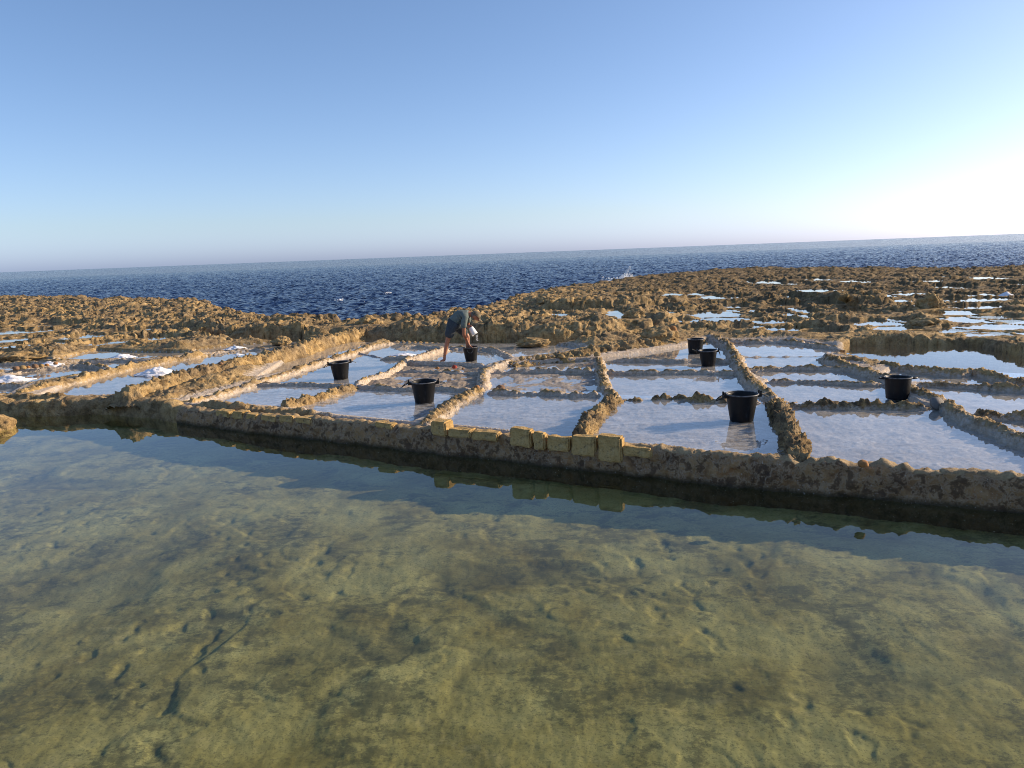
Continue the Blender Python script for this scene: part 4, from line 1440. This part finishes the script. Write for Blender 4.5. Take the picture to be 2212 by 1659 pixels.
SE = [('chest', 'belly'), ('belly', 'pelvis'), ('pelvis', 'hem'), ('chest', 'collar'), ('chest', 'shR'), ('shR', 'slR'), ('slR', 'slR2'), ('chest', 'shL'), ('shL', 'slL'), ('slL', 'slL2'), ('belly', 'hang')]
skin('shirt', SN, SE, M_SHIRT, man)
PN = {'pelvis': (mp(695, 610), .160 * k), 'waist': (mp(735, 550), .168 * k), 'hipR': (mp(665, 680, -.10), .130 * k), 'thR': (mp(625, 790, -.10), .122 * k), 'knR': (mp(595, 895, -.10), .108 * k),
      'hipL': (mp(775, 660, .10), .126 * k), 'thL': (mp(880, 765, .10), .118 * k), 'knL': (mp(978, 870, .10), .092 * k)}
PE = [('pelvis', 'waist'), ('pelvis', 'hipR'), ('hipR', 'thR'), ('thR', 'knR'), ('pelvis', 'hipL'), ('hipL', 'thL'), ('thL', 'knL')]
skin('shorts', PN, PE, M_SHORTS, man)
# cap: dome over the skull with the brim pointing the way he looks (down and right)
up = Vector((0.62, 0, 0.78)).normalized()
fw = Vector((0.80, 0, -0.60)).normalized()
side_ = Vector((0, 1, 0))
bm = bmesh.new()
c0 = mp(1178, 445)
rings = []
for i in range(7):
    a = math.pi / 2 * i / 6
    rr = .112 * k * math.cos(a * .96)
    rings.append([bm.verts.new(c0 + (fw * math.cos(q) * rr * 1.08 + side_ * math.sin(q) * rr * .92) + up * (.105 * k * math.sin(a))) for q in [j / 20 * 2 * math.pi for j in range(20)]])
for a, b in zip(rings, rings[1:]):
    for j in range(20):
        bm.faces.new((a[j], a[(j + 1) % 20], b[(j + 1) % 20], b[j]))
bm.faces.new(rings[-1])
cap = bm_obj('cap', bm, M_CAP, man)
bm = bmesh.new()
rows = []
for lay in (0.0, -0.008):
    for i in range(4):
        f = i / 3
        rows.append([bm.verts.new(c0 + fw * (.10 * k + .085 * k * f * math.cos(q * 1.15)) + fw * (.02 * k * math.cos(q)) * 1 + side_ * (.098 * k * math.sin(q)) + up * (lay + .004 - .028 * f - .02 * abs(math.sin(q)))) for q in [(-1 + 2 * j / 10) * 1.15 for j in range(11)]])
for L0 in (0, 4):
    for i in range(3):
        for j in range(10):
            bm.faces.new((rows[L0 + i][j], rows[L0 + i][j + 1], rows[L0 + i + 1][j + 1], rows[L0 + i + 1][j]))
for j in range(10):
    bm.faces.new((rows[3][j], rows[3][j + 1], rows[7][j + 1], rows[7][j]))
bm_obj('brim', bm, M_CAP, cap)
for yy in (-.03, .03):
    bm = bmesh.new()
    bmesh.ops.create_uvsphere(bm, u_segments=8, v_segments=6, radius=.011)
    e = bm_obj('eye', bm, M_EYE, man)
    e.location = mp(1252, 508, yy)
bm = bmesh.new()
bmesh.ops.create_cube(bm, size=1)
bmesh.ops.scale(bm, vec=(.012, .045, .008), verts=bm.verts)
e = bm_obj('mouth', bm, simple('lip', (.25, .08, .06)), man)
e.location = mp(1215, 575)
bm = bmesh.new()
bmesh.ops.create_icosphere(bm, subdivisions=3, radius=1)
for v in bm.verts:
    v.co = Vector((v.co.x * .062, v.co.y * .088, v.co.z * .07)) * k
e = bm_obj('hair', bm, M_HAIR, man)
e.location = mp(1118, 440)

# white scoop in his far hand
bm = bmesh.new()
n_ = 20
rings = []
for (r, z) in [(.060, 0), (.064, .004), (.086, .21), (.083, .21), (.060, .012)]:
    rings.append([bm.verts.new((r * 1.1 * math.cos(i / n_ * 6.28319), r * math.sin(i / n_ * 6.28319), z)) for i in range(n_)])
for a, b in zip(rings, rings[1:]):
    for i in range(n_):
        bm.faces.new((a[i], a[(i + 1) % n_], b[(i + 1) % n_], b[i]))
bm.faces.new(rings[0][::-1])
bm.faces.new(rings[-1])
scoop = bm_obj('scoop', bm, M_WHITE)
v0 = mp(1062, 690)
scoop.scale = (.85,) * 3
scoop.location = man.location + v0 + Vector((0, -.03, .0))
axis = Vector((0.40, -.12, -0.72)).normalized()
scoop.rotation_euler = axis.to_track_quat('Z', 'Y').to_euler()
tag(scoop, 'white plastic scoop tipped downward in the man\'s hand, water dripping from it', 'scoop')


# drops falling from the scoop and splashing in the pan
def drops(name, pts, mat):
    bm = bmesh.new()
    for c, r in pts:
        q = bmesh.ops.create_icosphere(bm, subdivisions=1, radius=r)['verts']
        bmesh.ops.translate(bm, vec=c, verts=q)
    return bm_obj(name, bm, mat)


dp = []
for i in range(60):
    f = rng.random()
    dp.append((man.location + mp(1165 + 40 * rng.random(), 835 + 140 * f, -.1 + .05 * rng.random()), .003 + .003 * rng.random()))
b0 = bucket_at[BUCKETS[2][2]].location
for i in range(160):
    a = rng.random()
    dp.append((Vector((b0.x + .28 + .95 * a, b0.y + .1 + .5 * rng.random() * (1 - .3 * a), b0.z + .02 + .10 * rng.random() ** 3)), .003 + .0055 * rng.random()))
tag(drops('water_drops', dp, M_FOAM), kind='stuff')

# wave breaking on the far shore
p = at(1330, 600, 0.1)
fp = []
for i in range(900):
    a = rng.gauss(0, 1)
    u_ = rng.random()
    xx = p.x + 0.9 + a * 0.6
    zz = -0.2 + 0.55 * u_ ** 1.6 * math.exp(-((a - .3) ** 2) / 1.1)
    fp.append((Vector((xx, p.y + 1.3 + .5 * rng.gauss(0, 1) + .25 * a, zz)), .02 + .05 * rng.random() * (1 - .6 * u_)))
for i in range(110):
    fp.append((Vector((p.x - 0.8 + 1.8 * rng.random(), p.y + 2 + .5 * rng.gauss(0, 1), -.25 + .35 * rng.random() ** 2)), .02 + .035 * rng.random()))
for i in range(90):
    f = rng.random()
    fp.append((Vector((p.x + .9 + .35 * f + .05 * rng.gauss(0, 1), p.y + 1.3, .2 + .65 * f)), .012 + .02 * rng.random()))
o = drops('wave_splash', fp, M_FOAM)
tag(o, kind='stuff')
# whitecaps on the near sea
for (px, py) in [(735, 648), (838, 633)]:
    q = at(px, py, SEA_Z + .1)
    bm = bmesh.new()
    pts = []
    for i in range(40):
        pts.append((Vector((q.x + .16 * rng.gauss(0, 1), q.y + .3 * rng.gauss(0, 1), SEA_Z + .06 + .12 * rng.random())), .02 + .035 * rng.random()))
    bm.free()
    tag(drops('whitecap', pts, M_FOAM), kind='stuff')
